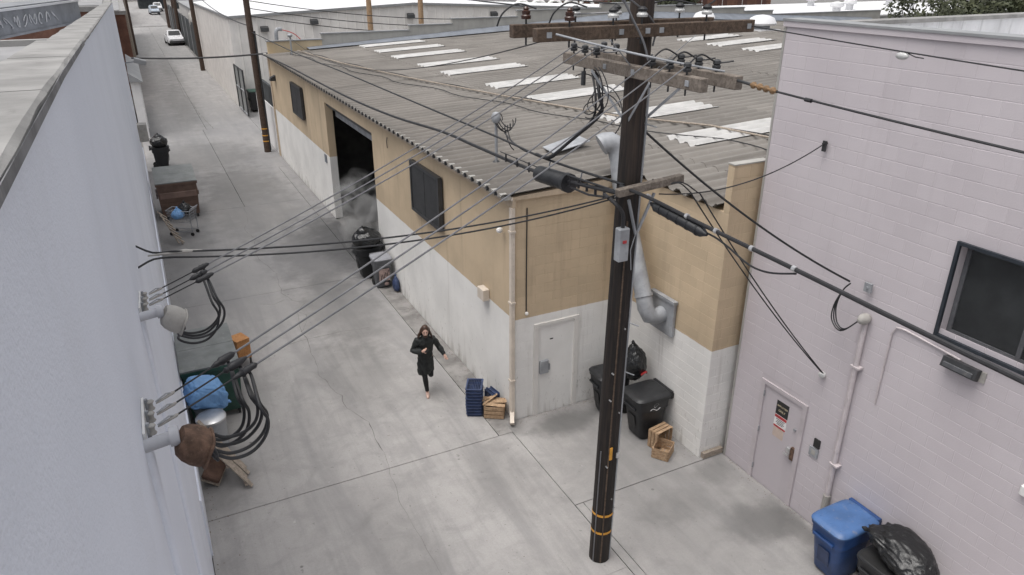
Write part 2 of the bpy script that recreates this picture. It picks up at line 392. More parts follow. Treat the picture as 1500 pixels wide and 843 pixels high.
def roofz(x): return 5.05 + .045 * (x - 5.8) if x < 27.5 else 5.05 + .045 * 21.7 - .045 * (x - 27.5)

# ---------------------------------------------------------------- curve helper
def smooth_pts(pts, n=6):
    P = [Vector(p) for p in pts]; out = []
    for i in range(len(P) - 1):
        a, b_, c, d = P[max(i - 1, 0)], P[i], P[i + 1], P[min(i + 2, len(P) - 1)]
        for k in range(n):
            t_ = k / n
            out.append(.5 * ((2 * b_) + (c - a) * t_ + (2 * a - 5 * b_ + 4 * c - d) * t_ ** 2 + (3 * b_ - a - 3 * c + d) * t_ ** 3))
    out.append(P[-1]); return out
def span(a, b_, sag, n=28):
    a, b_ = Vector(a), Vector(b_)
    return [a.lerp(b_, i / n) - Vector((0, 0, sag * 4 * (i / n) * (1 - i / n))) for i in range(n + 1)]
def wire(name, pts, r, mat, label, cat='cable', group=None, n=6):
    return tag(MB().tube(pts, r, n).build(name, mat, None, True), label, cat, group)

# ---------------------------------------------------------------- ground
gb = MB(); gb.add([(-900, -300, -.05), (900, -300, -.05), (900, 1500, -.05), (-900, 1500, -.05)], [(0, 1, 2, 3)])
struct(gb.build('ground', 'asphalt'))
pav = struct(link('alley_pavement', None))
def slab(x0, x1, y0, y1, mat='concrete', z=0.0, g=.007, poly=None):
    b = MB()
    if poly is None: poly = [(x0 + g, y0 + g), (x1 - g, y0 + g), (x1 - g, y1 - g), (x0 + g, y1 - g)]
    ins = .006
    cx = sum(p[0] for p in poly) / len(poly); cy = sum(p[1] for p in poly) / len(poly)
    def inset(p):
        d = Vector((cx - p[0], cy - p[1])); L = d.length; d *= ins * 1.6 / L; return (p[0] + d.x, p[1] + d.y)
    n = len(poly)
    vs = [(p[0], p[1], z - .12) for p in poly] + [(p[0], p[1], z - .006) for p in poly] + [(*inset(p), z) for p in poly]
    fs = [tuple(range(2 * n, 3 * n))]
    for i in range(n):
        j = (i + 1) % n
        fs += [(i, j, n + j, n + i), (n + i, n + j, 2 * n + j, 2 * n + i)]
    b.add(vs, fs)
    return b.build('slab', mat, pav)
WX = -.318
# near alley slabs (joint at X 5.74 along the alley, cross joint at Y 11.36)
slab(WX, 5.73, 1.5, 11.40)
slab(WX, 5.73, -9, 1.5)
slab(5.73, 9.19, 8.86, 11.76)
slab(5.90, 9.19, 2.0, 8.86)
slab(5.90, 9.19, -9, 2.0)
slab(5.73, 5.90, -9, 8.86)
ys = [11.40, 21.0, 30.2, 36.1, 47.0, 58.0, 70, 84, 100, 118, 134]
for a, b_ in zip(ys[:-1], ys[1:]):
    xr = 5.42 if b_ <= 37 else 6.05
    if a < 30:
        slab(WX, xr, a, b_)
    else:
        mid = 3.0 if a < 47 else 3.2
        slab(WX, mid, a, b_); slab(mid, xr, a, b_)
for a, b_ in [(11.40, 12.6), (12.6, 16.5), (16.5, 21.0), (21.0, 27.2), (27.2, 33.0), (33.0, 36.1)]:
    slab(5.42, 5.955, a, b_, 'gutter' if b_ <= 21.1 else 'concrete', z=-.004)
slab(6.05, 12, 38.6, 52.9)
slab(WX, 6.3, 136, 260, 'concrete')
slab(-40, 40, 134, 136, 'coping', z=.06)
# utility-cut patch round the pole foot
b = MB(); b.prism([(4.84, 7.2, .0045), (5.70, 7.2, .0045), (5.70, 7.93, .0045), (4.84, 7.98, .0045)], (0, 0, .003)); b.build('patch', 'concrete', pav)
def ribbon(name, pts, wd, mat='crack', z=.004, jit=.35):
    b = MB(); P = []
    for i in range(len(pts) - 1):
        a, c = Vector((*pts[i], 0)), Vector((*pts[i + 1], 0)); m = max(2, int((c - a).length / .12))
        for k in range(m):
            p = a.lerp(c, k / m); q = mnoise.noise_vector(p * 2.3) * .07; P.append(p + Vector((q.x, q.y, 0)))
    P.append(Vector((*pts[-1], 0))); L = []; Rr = []
    for i, p in enumerate(P):
        d = P[min(i + 1, len(P) - 1)] - P[max(i - 1, 0)]; d.normalize(); nrm = Vector((-d.y, d.x, 0))
        ww = wd * (.35 + 1.1 * random.random() * (.4 + .6 * abs(mnoise.noise(p * 1.1) * 1.6)))
        L.append(p + nrm * ww + Vector((0, 0, z))); Rr.append(p - nrm * ww + Vector((0, 0, z)))
    n = len(P); b.add(L + Rr, [(i, i + 1, n + i + 1, n + i) for i in range(n - 1)])
    return b.build(name, mat, pav)
CR = [(2.78, 32.2), (2.95, 30.1), (2.87, 28.2), (2.57, 27.4), (2.74, 26.1), (2.55, 24), (2.88, 22.5), (2.73, 20.8), (2.95, 20.15), (3.2, 19.76), (2.86, 19.3), (2.71, 18), (2.79, 17.6), (2.73, 16.9), (2.68, 16.3), (2.64, 15.6), (2.72, 15.1), (2.77, 14.6), (2.91, 14.4), (2.85, 13.85), (2.93, 13.57), (3.13, 13.1), (3.09, 12)]
ribbon('crack', CR, .0075)
ribbon('crack', [(3.09, 12), (3.0, 11.1), (2.87, 9.9), (2.95, 8.4)], .003)
ribbon('crack', [(2.95, 20.15), (2.7, 20.3), (2.4, 20.1), (2.0, 20.3)], .007)
ribbon('crack', [(2.3, 17.45), (2.79, 17.56), (3.68, 17.51), (4.41, 17.45)], .008)
ribbon('crack', [(2.87, 19.3), (3.05, 19.0), (2.95, 18.5), (2.72, 18.0)], .006)
ribbon('crack', [(3.3, 75), (3.1, 67.8), (3.0, 61), (3.3, 56), (3.28, 53), (3.6, 47)], .018)

lt_ = MB(); rl = random.Random(3)
def fleck(x, y, s0):
    a = rl.uniform(0, 6.28); s1 = s0 * rl.uniform(.4, 1); z = .006 + rl.uniform(0, .004); u = Vector((math.cos(a), math.sin(a), rl.uniform(-.2, .2))) * s0; v = Vector((-math.sin(a), math.cos(a), rl.uniform(-.2, .2))) * s1; c = Vector((x, y, z + .2 * s0))
    lt_.add([c - u, c + v * .6, c + u, c - v * .6], [(0, 1, 2, 3)])
for _ in range(420): fleck(5.93 - abs(rl.gauss(0, .14)), rl.uniform(12, 38), rl.uniform(.006, .022))
for _ in range(420): fleck(WX + .02 + abs(rl.gauss(0, .16)), rl.uniform(5, 40), rl.uniform(.006, .022))
for _ in range(200): fleck(9.17 - abs(rl.gauss(0, .10)), rl.uniform(3, 8.8), rl.uniform(.004, .014))
for _ in range(160): fleck(rl.uniform(6, 8.6), 11.74 - abs(rl.gauss(0, .10)), rl.uniform(.004, .014))
for _ in range(160): fleck(8.63 - abs(rl.gauss(0, .10)), rl.uniform(8.9, 11.7), rl.uniform(.004, .014))
for _ in range(500): fleck(rl.uniform(WX, 5.4), rl.uniform(3, 24), rl.uniform(.004, .013))
lo_l = lt_.build('leaf_litter', 'fabricbrown'); tag(lo_l, 'scattered brown leaf litter and grit on the alley concrete', 'litter', kind='stuff')

# ---------------------------------------------------------------- block walls
_blk = {}
def block_mesh(wd, hg, mat):
    key = (round(wd, 3), round(hg, 3), mat)
    if key not in _blk:
        g, ch, dp = .0035, .004, .0024
        x, z = wd / 2 - g, hg / 2 - g
        b = MB()
        b.add([(-x, 0, -z), (x, 0, -z), (x, 0, z), (-x, 0, z), (-x + ch, dp, -z + ch), (x - ch, dp, -z + ch), (x - ch, dp, z - ch), (-x + ch, dp, z - ch)],
              [(4, 7, 6, 5), (0, 4, 5, 1), (1, 5, 6, 2), (2, 6, 7, 3), (3, 7, 4, 0)])
        me = bpy.data.meshes.new('block'); me.from_pydata(b.v, [], b.f); me.materials.append(M[mat]); _blk[key] = me
    return _blk[key]
def block_list(org, u, n, L, z0, z1, holes=(), course=.203, blk=.406, mat='tanwall'):
    org, u, n = Vector(org), Vector(u), Vector(n); out = []; rz = math.atan2(u.y, u.x)
    nc = int(round((z1 - z0) / course)); ch = (z1 - z0) / nc
    for c in range(nc):
        za, zb = z0 + c * ch, z0 + (c + 1) * ch
        segs = []; x = -(blk / 2 if c % 2 else 0)
        while x < L - .02:
            segs.append((max(0, x), min(L, x + blk))); x += blk
        for a, b2 in segs:
            parts = [(a, b2)]
            for (h0, h1, g0, g1) in holes:
                if zb - .5 * ch > g0 and za + .5 * ch < g1:
                    np_ = []
                    for p, q in parts:
                        if q <= h0 or p >= h1: np_.append((p, q)); continue
                        if p < h0: np_.append((p, h0))
                        if q > h1: np_.append((h1, q))
                    parts = np_
            for p, q in parts:
                if q - p > .04: out.append((org + u * ((p + q) / 2) + Vector((0, 0, (za + zb) / 2)), rz, q - p, ch, mat))
    return out
def place_blocks(lst, parent, limit=290):
    eye = Vector((0, 0, 9)); lst.sort(key=lambda t: (t[0] - eye).length)
    for p, rz, wd, hg, mat in lst[:limit]:
        link('block', block_mesh(wd, hg, mat), parent, p, rz)
    rest = lst[limit:]
    if rest:
        b = MB()
        for p, rz, wd, hg, mat in rest:
            me = block_mesh(wd, hg, mat); m = Matrix.Translation(p) @ Matrix.Rotation(rz, 4, 'Z')
            b.add([m @ v.co for v in me.vertices], [tuple(f.vertices) for f in me.polygons])
        me = bpy.data.meshes.new('blockwork'); me.from_pydata(b.v, [], b.f); me.materials.append(M[rest[0][4]])
        tag(link('blockwork', me, parent), kind='stuff')

# ---------------------------------------------------------------- tan warehouse
TW = thing('warehouse', 'tan and white warehouse with grey corrugated roof and open dark doorway', 'warehouse')
XT, YN, XS, YE = 5.96, 11.77, 8.66, 8.96
def wallbox(a, b, mat='tanwall', name='wall'):
    return MB().bb(a, b).build(name, mat, TW)
wallbox((XT, YN + .2, -.1), (XT + .25, 21.2, 5.0))
wallbox((XT, 27.2, -.1), (XT + .25, 38.4, 5.0))
wallbox((XT, 21.2, 4.42), (XT + .25, 27.2, 5.0))
# jamb returns of the doorway
MB().bb((XT - .006, 27.2 - .10, 0), (XT + .27, 27.2 + .0, 4.42)).build('door_jamb', 'tanwall', TW)
MB().bb((XT + .03, 21.2 - .0, 0), (XT + .27, 21.2 + .10, 4.42)).build('door_jamb', 'tanwall', TW)
MB().bb((XT + .05, 21.3, 4.30), (XT + .24, 27.08, 4.43)).build('door_lintel', 'darkmetal', TW)
# corner quoin + notch backing walls (5 mm behind the block faces)
wallbox((XT, YN, -.1), (XT + .25, YN + .2, 5.0))
wallbox((XT + .25, YN + .001, -.1), (XS + .3, YN + .2, 4.98))
wallbox((XS, YE + .0, -.1), (XS + .25, YN + .001, 5.09))
wallbox((XS + .25, YE, -.1), (9.42, YE + .25, 5.15))
wallbox((XS, YE + .002, 5.12), (9.42, YE + .15, 5.93), name='parapet_pier')
MB().bb((XS - .012, YE - .012, 5.93), (9.425, YE + .16, 5.952)).build('pier_cap', 'parapetgrey', TW)
DU0, DU1 = 6.46, 7.44
bl = block_list((XS, YN, 0), (-1, 0, 0), (0, -1, 0), XS - XT - .02, 0, 4.95, holes=[(XS - DU1 - .06, XS - DU0 + .06, 0, 2.24)])
bl += block_list((XS, YE, 0), (0, 1, 0), (-1, 0, 0), YN - YE, 0, 5.075, holes=[(10.03 - YE, 10.73 - YE, 2.2, 2.95)])
bl += block_list((XS, YE, 5.08), (0, 1, 0), (-1, 0, 0), .15, 0, .812)
bl += block_list((9.42, YE, 0), (-1, 0, 0), (0, -1, 0), 9.42 - XS, 0, 5.9)
place_blocks(bl, TW)
# foot of end wall: damaged ledge
MB().bb((XS + .05, YE - .09, 0), (9.2, YE - .007, .12)).build('ledge', 'palewood', TW)
# plain back and far sides, interior
wallbox((XT + .25, 38.15, -.1), (49, 38.4, 5.0))
wallbox((9.45, 8.9, -.1), (49, 9.1, 5.0))
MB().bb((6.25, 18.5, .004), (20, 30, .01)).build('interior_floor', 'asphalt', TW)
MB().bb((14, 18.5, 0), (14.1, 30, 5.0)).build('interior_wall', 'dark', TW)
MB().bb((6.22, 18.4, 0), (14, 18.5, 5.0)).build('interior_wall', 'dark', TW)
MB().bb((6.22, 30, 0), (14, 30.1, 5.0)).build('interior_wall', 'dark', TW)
# tank and hose ring dimly seen inside
t = thing('drum_tank', 'large dark round tank dimly seen inside the warehouse doorway', 'tank', (9.4, 25.2, 0))
MB().lathe([(.1, 2.2), (.9, 2.3), (1.05, 2.5), (1.05, 3.5), (.9, 3.7), (.1, 3.75)], n=24).build('shell', 'greyplastic', t, True)
for a in (0, 1, 2, 3):
    MB().cyl((.8 * math.cos(a * 1.57 + .7), .8 * math.sin(a * 1.57 + .7), 0), (.8 * math.cos(a * 1.57 + .7), .8 * math.sin(a * 1.57 + .7), 2.4), .05).build('leg', 'darkmetal', t)
for k, (x, y, m_) in enumerate(((7.6, 26.3, 'greyplastic'), (8.3, 25.6, 'bluegrey'), (7.5, 22.0, 'palewood'))):
    d0 = thing('oil_drum', ['grey drum just inside the doorway by its far jamb', 'blue grey drum standing behind the grey one in the doorway', 'pale drum inside the doorway near its right jamb'][k], 'drum', (x, y, .01)); MB().lathe([(.28, 0), (.29, .02), (.28, .28), (.295, .30), (.28, .32), (.28, .58), (.295, .60), (.28, .62), (.28, .87), (.29, .89), (.26, .88), (.05, .88)], n=18).build('shell', m_, d0, True); MB().cyl((.12, .1, .88), (.12, .1, .9), .035, n=8).build('bung', 'galv', d0)
MB().bb((6.30, 21.4, 3.9), (6.5, 27.0, 4.28)).build('door_roll', 'galv', TW)
# roof sheets
PIT, AMP = .36, .046
def sheet_mesh(L, waves, name, mat, off=0.0):
    b = MB(); n = waves * 8 + 1; vs = []; fs = []
    for i in range(n):
        y = i * PIT / 8; z = AMP * (math.cos(2 * math.pi * i / 8) - .18 * math.cos(6 * math.pi * i / 8))
        vs += [(0, y, z + off), (L, y, z + off)]
    for i in range(n - 1): fs.append((2 * i, 2 * i + 1, 2 * i + 3, 2 * i + 2))
    m = len(vs)
    vs += [(v[0], v[1], v[2] - .012) for v in vs[:m]]
    for i in range(n - 1): fs += [(m + 2 * i, m + 2 * i + 2, m + 2 * i + 3, m + 2 * i + 1), (2 * i, 2 * i + 2, m + 2 * i + 2, m + 2 * i), (2 * i + 1, m + 2 * i + 1, m + 2 * i + 3, 2 * i + 3)]
    me = bpy.data.meshes.new(name); me.from_pydata(vs, [], fs); me.materials.append(M[mat])
    me.polygons.foreach_set('use_smooth', [True] * len(me.polygons)); me.set_sharp_from_angle(angle=R(60))
    return me
ROOF = link('roof', None, TW)
LS = 4.36
s3 = sheet_mesh(LS + .12, 3, 'roof_sheet', 'roof'); ang = -math.atan(.045)
Y0R = 11.70
s1w = sheet_mesh(LS + .12, 1, 'roof_sheet', 'roof')
for r_ in range(10):
    x0 = 5.70 + r_ * LS; up = x0 < 27.4
    cols = [(Y0R + c * 1.08, s3) for c in range(24)] + ([(9.18, s3), (10.26, s3), (11.34, s1w)] if r_ else [])
    for y0, me in cols:
        o = link('roof_sheet', me, ROOF, (x0, y0, roofz(x0) + .014 * (-r_ % 2) + random.uniform(-.004, .004)))
        o.rotation_euler = (0, ang if up else -ang, 0)
# short sheets of the first row, over the notch side wall
s1 = sheet_mesh(1.50, 3, 'roof_sheet', 'roof'); s1n = sheet_mesh(1.50, 1, 'roof_sheet', 'roof')
for y0, me in ((9.18, s1), (10.26, s1), (11.34, s1n)):
    o = link('roof_sheet', me, ROOF, (8.58, y0, roofz(8.58))); o.rotation_euler = (0, ang, 0)
# skylights in two rows
sk = sheet_mesh(3.2, 3, 'skylight', 'skylight', .03); sk2 = sheet_mesh(3.0, 3, 'skylight', 'skylight', .03)
sky1 = [(10.2, 36.2), (10.2, 33.7), (10.2, 31.2), (10.25, 27.9), (10.25, 25.2), (10.45, 21.7), (10.5, 19.0), (10.75, 15.2), (10.8, 12.4)]
for i, (x, y) in enumerate(sky1):
    y = Y0R + round((y - Y0R) / .36) * .36
    o = link('skylight', sk, ROOF, (x, y, roofz(x) + .012)); o.rotation_euler = (0, ang, 0)
for x, y in [(22.6, 29.4), (22.4, 27.0), (22.3, 24.5), (22.3, 22.4), (22.4, 21.3 - .9), (22.4, 18.6)]:
    y = Y0R + round((y - Y0R) / .36) * .36
    o = link('skylight', sk2, ROOF, (x, y, roofz(x) + .012)); o.rotation_euler = (0, ang, 0)
# eave fascia, clips, downspout
MB().bb((XT - .07, YN - .06, 4.80), (XT - .002, 38.4, 5.0)).build('fascia', 'fascia', TW)
MB().bb((XT - .10, YN - .08, 4.95), (XT - .072, 38.4, 5.01)).build('fascia_cap', 'creampipe', TW)
MB().bb((5.725, YN - .06, 4.97), (5.855, 38.4, 5.045)).build('eave_filler', 'parapetgrey', TW)
MB().prism([(XT - .07, YN - .05, 4.94), (XS - .0, YN - .05, 4.94), (XS - .0, YN - .05, roofz(XS) - .05), (XT - .07, YN - .05, roofz(XT) - .05)], (0, .12, 0)).build('gable_trim', 'fascia', TW)
clip = MB().box((0, 0, 0), (.05, .03, .09)).mesh('eave_clip', 'darkmetal')
for i in range(72):
    y = 12.06 + i * .36
    if y < 38: link('eave_clip', clip, TW, (5.70, y, 5.035))
dp = MB(); dp.bb((XT - .10, YN - .06, .16), (XT - .012, YN + .04, 4.8))
d_ = dp.build('downspout', 'creampipe', TW, bevel=.008)
MB().bar((XT - .06, YN - .01, .22), (XT - .16, YN - .22, .08), .09, .11).build('outlet', 'creampipe', d_)
for z in (1.0, 2.8, 4.3): MB().bb((XT - .115, YN - .075, z), (XT - .006, YN + .055, z + .04)).build('strap', 'creampipe', d_)
MB().bb((XT - .05, 38.25, 0), (XT + .1, 38.5, 4.9)).build('corner_pilaster', 'fascia', TW)
# windows with dark security screens
def long_window(y0, y1, z0, z1):
    wn = MB().bb((XT - .03, y0, z0), (XT - .006, y1, z1)).build('window', 'glass', TW)
    for a, b_ in (((y0 - .05, z0 - .05), (y0 + .03, z1 + .05)), ((y1 - .03, z0 - .05), (y1 + .05, z1 + .05)), ((y0 + .031, z0 - .05), (y1 - .031, z0 + .03)), ((y0 + .031, z1 - .03), (y1 - .031, z1 + .05))):
        MB().bb((XT - .14, a[0], a[1]), (XT - .03, b_[0], b_[1])).build('frame', 'darkmetal', wn)
    ym = (y0 + y1) / 2
    for a, b_ in ((y0 + .035, ym - .012), (ym + .012, y1 - .035)):
        MB().bb((XT - .12, a, z0 + .035), (XT - .105, b_, z1 - .035)).build('screen', 'shutter', wn)
long_window(15.5, 17.4, 3.2, 4.42); long_window(30.8, 32.75, 3.18, 4.38)
# wall lamp, junction box, sensor lamp, plaque
lp = MB(); lp.prism([(XT, 37.0, 3.9), (XT - .28, 37.0, 3.92), (XT - .22, 37.0, 4.06), (XT, 37.0, 4.16)], (0, .32, 0)); lp.build('wall_lamp', 'darkmetal', TW)
MB().bb((XT - .16, 12.95, 2.36), (XT - .003, 13.25, 2.62)).build('junction_box', 'creampipe', TW, bevel=.01)
MB().ell((XT - .11, 12.2, 4.22), (.07, .06, .06)).build('sensor_lamp', 'white', TW, True)
MB().bb((XT - .03, 27.6, 2.05), (XT - .004, 27.9, 2.35)).build('plaque', 'bluegrey', TW)
MB().tube([(XT - .015, 19.6, 4.6), (XT - .05, 19.55, 4.5), (XT - .03, 19.6, 4.3)], .012).build('hanging_wire', 'black', TW)
MB().tube([(6.22, YN - .02, 4.75), (6.21, YN - .03, 3.6), (6.22, YN - .02, 2.55)], .012).build('wall_cable', 'black', TW)
MB().ell((6.22, YN - .04, 2.52), (.04, .04, .04), 8, 6).build('cable_eye', 'white', TW)
# service door in the notch
dr = MB().bb((DU0 + .06, YN + .01, .02), (DU1 - .06, YN + .05, 2.14)).build('door', 'whitedoor', TW)
for a, b_ in (((DU0 - .05, 0), (DU0 + .055, 2.21)), ((DU1 - .055, 0), (DU1 + .05, 2.21)), ((DU0 + .056, 2.145), (DU1 - .056, 2.21))):
    MB().bb((a[0], YN - .035, a[1]), (b_[0], YN + .02, b_[1])).build('door_frame', 'whitedoor', dr)
lk = MB().bb((6.55, YN - .06, 1.0), (6.76, YN + .008, 1.32)).build('lock_guard', 'galv', dr, bevel=.015)
MB().bb((6.77, YN - .04, 1.06), (6.80, YN + .008, 1.2)).build('latch', 'galv', dr)
MB().lathe([(.055, 0), (.055, .004)], (0, 0, 0), 16, Matrix.Rotation(R(90), 3, 'X')).build('round_sticker', 'signred', dr, loc=(6.84, YN + .008, 1.78))
MB().bb((6.80, YN + .0006, 1.765), (6.88, YN + .003, 1.795)).build('sticker_mark', 'signblack', dr)
# exhaust duct
dk = thing('exhaust_duct', 'galvanised round exhaust duct climbing the notch wall behind the pole', 'duct')
MB().bb((8.57, 10.03, 2.2), (8.645, 10.73, 2.95)).build('mounting_plate', 'galv', dk, bevel=.01)
MB().bb((8.54, 10.0, 2.93), (8.64, 10.76, 2.99)).build('plate_flashing', 'galv', dk)
MB().tube([(8.60, 10.38, 2.60), (8.42, 10.38, 2.56), (8.28, 10.40, 2.60), (8.22, 10.46, 2.76), (8.22, 10.55, 2.98)], .165, 16).build('elbow', 'galv', dk, True)
MB().tube([(8.22, 10.55, 2.98), (8.22, 11.35, 4.55), (8.24, 11.62, 5.12), (8.25, 11.72, 5.55)], [.168, .178, .185, .19], 16).build('riser', 'galv', dk, True)
MB().tube([(8.25, 11.72, 5.50), (8.25, 11.76, 5.62), (8.20, 11.80, 5.74), (8.10, 11.84, 5.80), (8.00, 11.88, 5.79), (7.93, 11.90, 5.75)], [.20, .205, .21, .21, .21, .215], 16).build('hood', 'galv', dk, True)
for q in ((8.22, 10.56, 3.0), (8.22, 11.30, 4.45)):
    MB().tube([Vector(q) - Vector((0, .012, .024)), Vector(q) + Vector((0, .012, .024))], .186, 16).build('seam_band', 'galv', dk, True)
# roof mast with looped service cables
rm = thing('service_mast', 'grey service mast with looped cables standing on the corrugated roof', 'service mast', (6.6, 13.9, 5.09))
MB().cyl((0, 0, -.03), (0, 0, .92), .032).build('pipe', 'galv', rm, True)
MB().lathe([(.09, -.02), (.09, .02), (.05, .06)], n=10).build('flashing', 'darkmetal', rm)
MB().lathe([(.06, .86), (.09, .90), (.10, 1.0), (.07, 1.07), (.02, 1.09)], n=12).build('weatherhead', 'galv', rm, True)
for k in range(5):
    a = k * 1.1; pts = []
    for i in range(20):
        q = i / 19; th = q * 6.6 + a
        pts.append((.05 + .28 * q + .10 * math.cos(th) * (1 - .2 * k / 5), -.15 * q + .08 * math.sin(th * 1.1), .9 - .12 * k * q + .13 * math.sin(th)))
    MB().tube(pts, .011, 5).build('cable_loop', 'black', rm)
# roof hatch sheet
MB().prism([(7.9, 13.7, roofz(7.9) + .05), (8.9, 13.8, roofz(8.9) + .16), (8.95, 14.5, roofz(8.95) + .16), (7.95, 14.3, roofz(7.9) + .06)], (0, 0, .015)).build('flashing_sheet', 'galv', ROOF)
# conduit run lying across the roof
rc = [(7.18, 37.3), (7.78, 31.4), (8.73, 25.85), (9.94, 20.3), (11.02, 16.0), (12.22, 13.6), (12.6, 11.0)]
def roofline(pts, dz, jit=0.0):
    out = []
    for i in range(len(pts) - 1):
        for k in range(8):
            t_ = k / 8; x = pts[i][0] * (1 - t_) + pts[i + 1][0] * t_; y = pts[i][1] * (1 - t_) + pts[i + 1][1] * t_
            out.append((x + jit * math.sin(y * 1.7), y, roofz(x) + dz))
    return out
tag(MB().tube(roofline(rc, .10), .026, 6).build('roof_conduit', 'palewood'), 'pale rigid conduit running diagonally across the corrugated roof', 'conduit')
tag(MB().tube(roofline([(p[0] + .12, p[1]) for p in rc], .09, .10), .017, 5).build('roof_cable', 'black'), 'black cable wandering beside the pale conduit on the corrugated roof', 'cable')
tag(MB().tube(roofline([(p[0] - .45 - .05 * i, p[1] - .2 * i) for i, p in enumerate(rc)], .08, .16), .014, 5).build('roof_cable', 'black'), 'loose dark cable on the roof, on the eave side of the pale conduit', 'cable')
# far-end stepped parapet
PP = thing('parapet_wall', 'low stepped parapet wall along the far end of the corrugated roof', 'parapet')
for x0, x1, z, m_ in [(5.96, 8.6, 5.58, 'parapettan'), (8.6, 13.2, 5.84, 'parapetgrey'), (13.2, 15.6, 6.08, 'parapetgrey'), (15.6, 19.5, 6.33, 'parapetgrey'), (19.5, 25, 6.65, 'parapetgrey'), (25, 29, 6.9, 'parapetgrey'), (29, 32.5, 6.68, 'parapetgrey'), (32.5, 36, 6.44, 'parapetgrey'), (36, 38.5, 6.2, 'parapetgrey'), (38.5, 49, 5.95, 'parapetgrey')]:
    MB().bb((x0, 38.2, 4.9), (x1, 38.42, z)).build('wall_step', m_, PP); MB().bb((x0 - .03, 38.16, z), (x1 + .03, 38.46, z + .05)).build('step_cap', 'trim', PP)
fl = MB()
fl.add([(7.8, 37.5, roofz(7.8) + .08), (27.5, 37.5, roofz(27.5) + .08), (27.5, 38.19, roofz(27.5) + .42), (7.8, 38.19, roofz(7.8) + .12)], [(0, 1, 2, 3)])
fl.add([(27.5, 37.5, roofz(27.5) + .08), (48, 37.5, roofz(48) + .08), (48, 38.19, roofz(48) + .42), (27.5, 38.19, roofz(27.5) + .42)], [(0, 1, 2, 3)])
fl.build('flashing', 'bluegrey', PP)
def dome(x, y, s, label):
    t = thing('roof_vent', label, 'roof vent', (x, y, roofz(x) + .03))
    MB().bb((-.8 * s, -.8 * s, 0), (.8 * s, .8 * s, .06)).build('base_plate', 'whiteroof', t)
    MB().cyl((0, 0, .06), (0, 0, .45 * s), .5 * s, n=16).build('throat', 'galv', t, True)
    MB().lathe([(.85 * s, .32 * s), (.88 * s, .42 * s), (.7 * s, .72 * s), (.4 * s, .85 * s), (.05, .9 * s)], n=20).build('hood', 'whiteroof', t, True)
dome(27.9, 28.3, .8, 'white mushroom roof vent on the corrugated roof beside the mauve wall top')
dome(29.3, 34.2, .7, 'white mushroom roof vent on the corrugated roof just above the upper crossarm')

# ---------------------------------------------------------------- mauve block building
PB = thing('block_building', 'mauve painted concrete block building with service door and dark window', 'building')
XP, YP = 9.2, 8.82
def pb(a, b, mat='pink', name='wall', parent=PB): return MB().bb(a, b).build(name, mat, parent)
PD0, PD1 = 7.14, 8.10     # door Y range
W0, W1, WZ0, WZ1 = 3.0, 5.29, 4.385, 5.67
# backing wall built round the window opening
pb((XP, W1, -.1), (XP + .25, YP, 8.12)); pb((XP, -8, -.1), (XP + .25, W0, 8.12))
pb((XP, W0, -.1), (XP + .25, W1, WZ0)); pb((XP, W0, WZ1), (XP + .25, W1, 8.12))
pb((XP + .25, YP - .25, -.1), (30, YP, 7.3)); pb((30, -8, -.1), (30.2, YP, 8.0))
bl = block_list((XP, 1.2, 0), (0, 1, 0), (-1, 0, 0), YP - 1.2, 0, 8.12, holes=[(PD0 - .06 - 1.2, PD1 + .06 - 1.2, 0, 2.2), (W0 - 1.2, W1 - 1.2, WZ0, WZ1)], mat='pink')
place_blocks(bl, PB)
pb((XP - .035, -8, 8.12), (XP + .30, YP + .02, 8.20), 'pink', 'coping'); pb((XP - .05, -8, 8.202), (XP + .32, YP + .03, 8.235), 'trim', 'coping_edge')
pb((XP + .3, -8, 7.25), (30, YP - .26, 7.3), 'whiteroof', 'roof_deck')
pb((XP + .321, YP - .25, 7.302), (30, YP, 8.10), 'streakwhite', 'rear_parapet'); pb((XP + .322, YP - .28, 8.10), (30, YP + .03, 8.165), 'coping', 'rear_coping')
# corner caulk line
pb((XP - .012, YP - .03, 0), (XP + .0, YP + .012, 8.1), 'parapetgrey', 'corner_bead')
# door
dr = pb((XP + .006, PD0 + .05, .01), (XP + .05, PD1 - .05, 2.06), 'pinkdoor', 'door')
for a, b_ in (((PD0 - .05, 0), (PD0 + .046, 2.14)), ((PD1 - .046, 0), (PD1 + .05, 2.14)), ((PD0 + .047, 2.065), (PD1 - .047, 2.14))):
    pb((XP - .03, a[0], a[1]), (XP + .03, b_[0], b_[1]), 'pinkdoor', 'door_frame', dr)
for z in (.22, 1.05, 1.82): MB().cyl((XP - .022, PD1 - .05, z), (XP - .022, PD1 - .05, z + .11), .014, n=8).build('hinge', 'galv', dr)
sg = pb((XP - .004, 7.47, 1.62), (XP + .004, 7.75, 1.90), 'signblack', 'sign', dr)
sg2 = pb((XP - .0045, 7.47, 1.36), (XP + .0035, 7.75, 1.617), 'signwhite', 'sign', dr)
pb((XP - .0062, 7.474, 1.555), (XP - .0048, 7.746, 1.612), 'signred', 'sign_band', sg2); pb((XP - .0062, 7.474, 1.364), (XP - .0048, 7.746, 1.40), 'signred', 'sign_band', sg2)
pb((XP - .0035, 7.50, 1.16), (XP + .0045, 7.74, 1.357), 'paper', 'paper_note', dr)
def text(s, size, mat, parent, name, loc, rot):
    cu = bpy.data.curves.new(name, 'FONT'); cu.body = s; cu.size = size; cu.align_x = 'CENTER'; cu.align_y = 'CENTER'; cu.extrude = .0004
    o = bpy.data.objects.new(name, cu); COL.objects.link(o)
    dg = bpy.context.evaluated_depsgraph_get(); me = bpy.data.meshes.new_from_object(o.evaluated_get(dg)); bpy.data.objects.remove(o)
    me.materials.clear(); me.materials.append(M[mat]); q = link(name, me, parent, loc); q.rotation_euler = rot; return q
RT = (R(90), 0, R(-90))
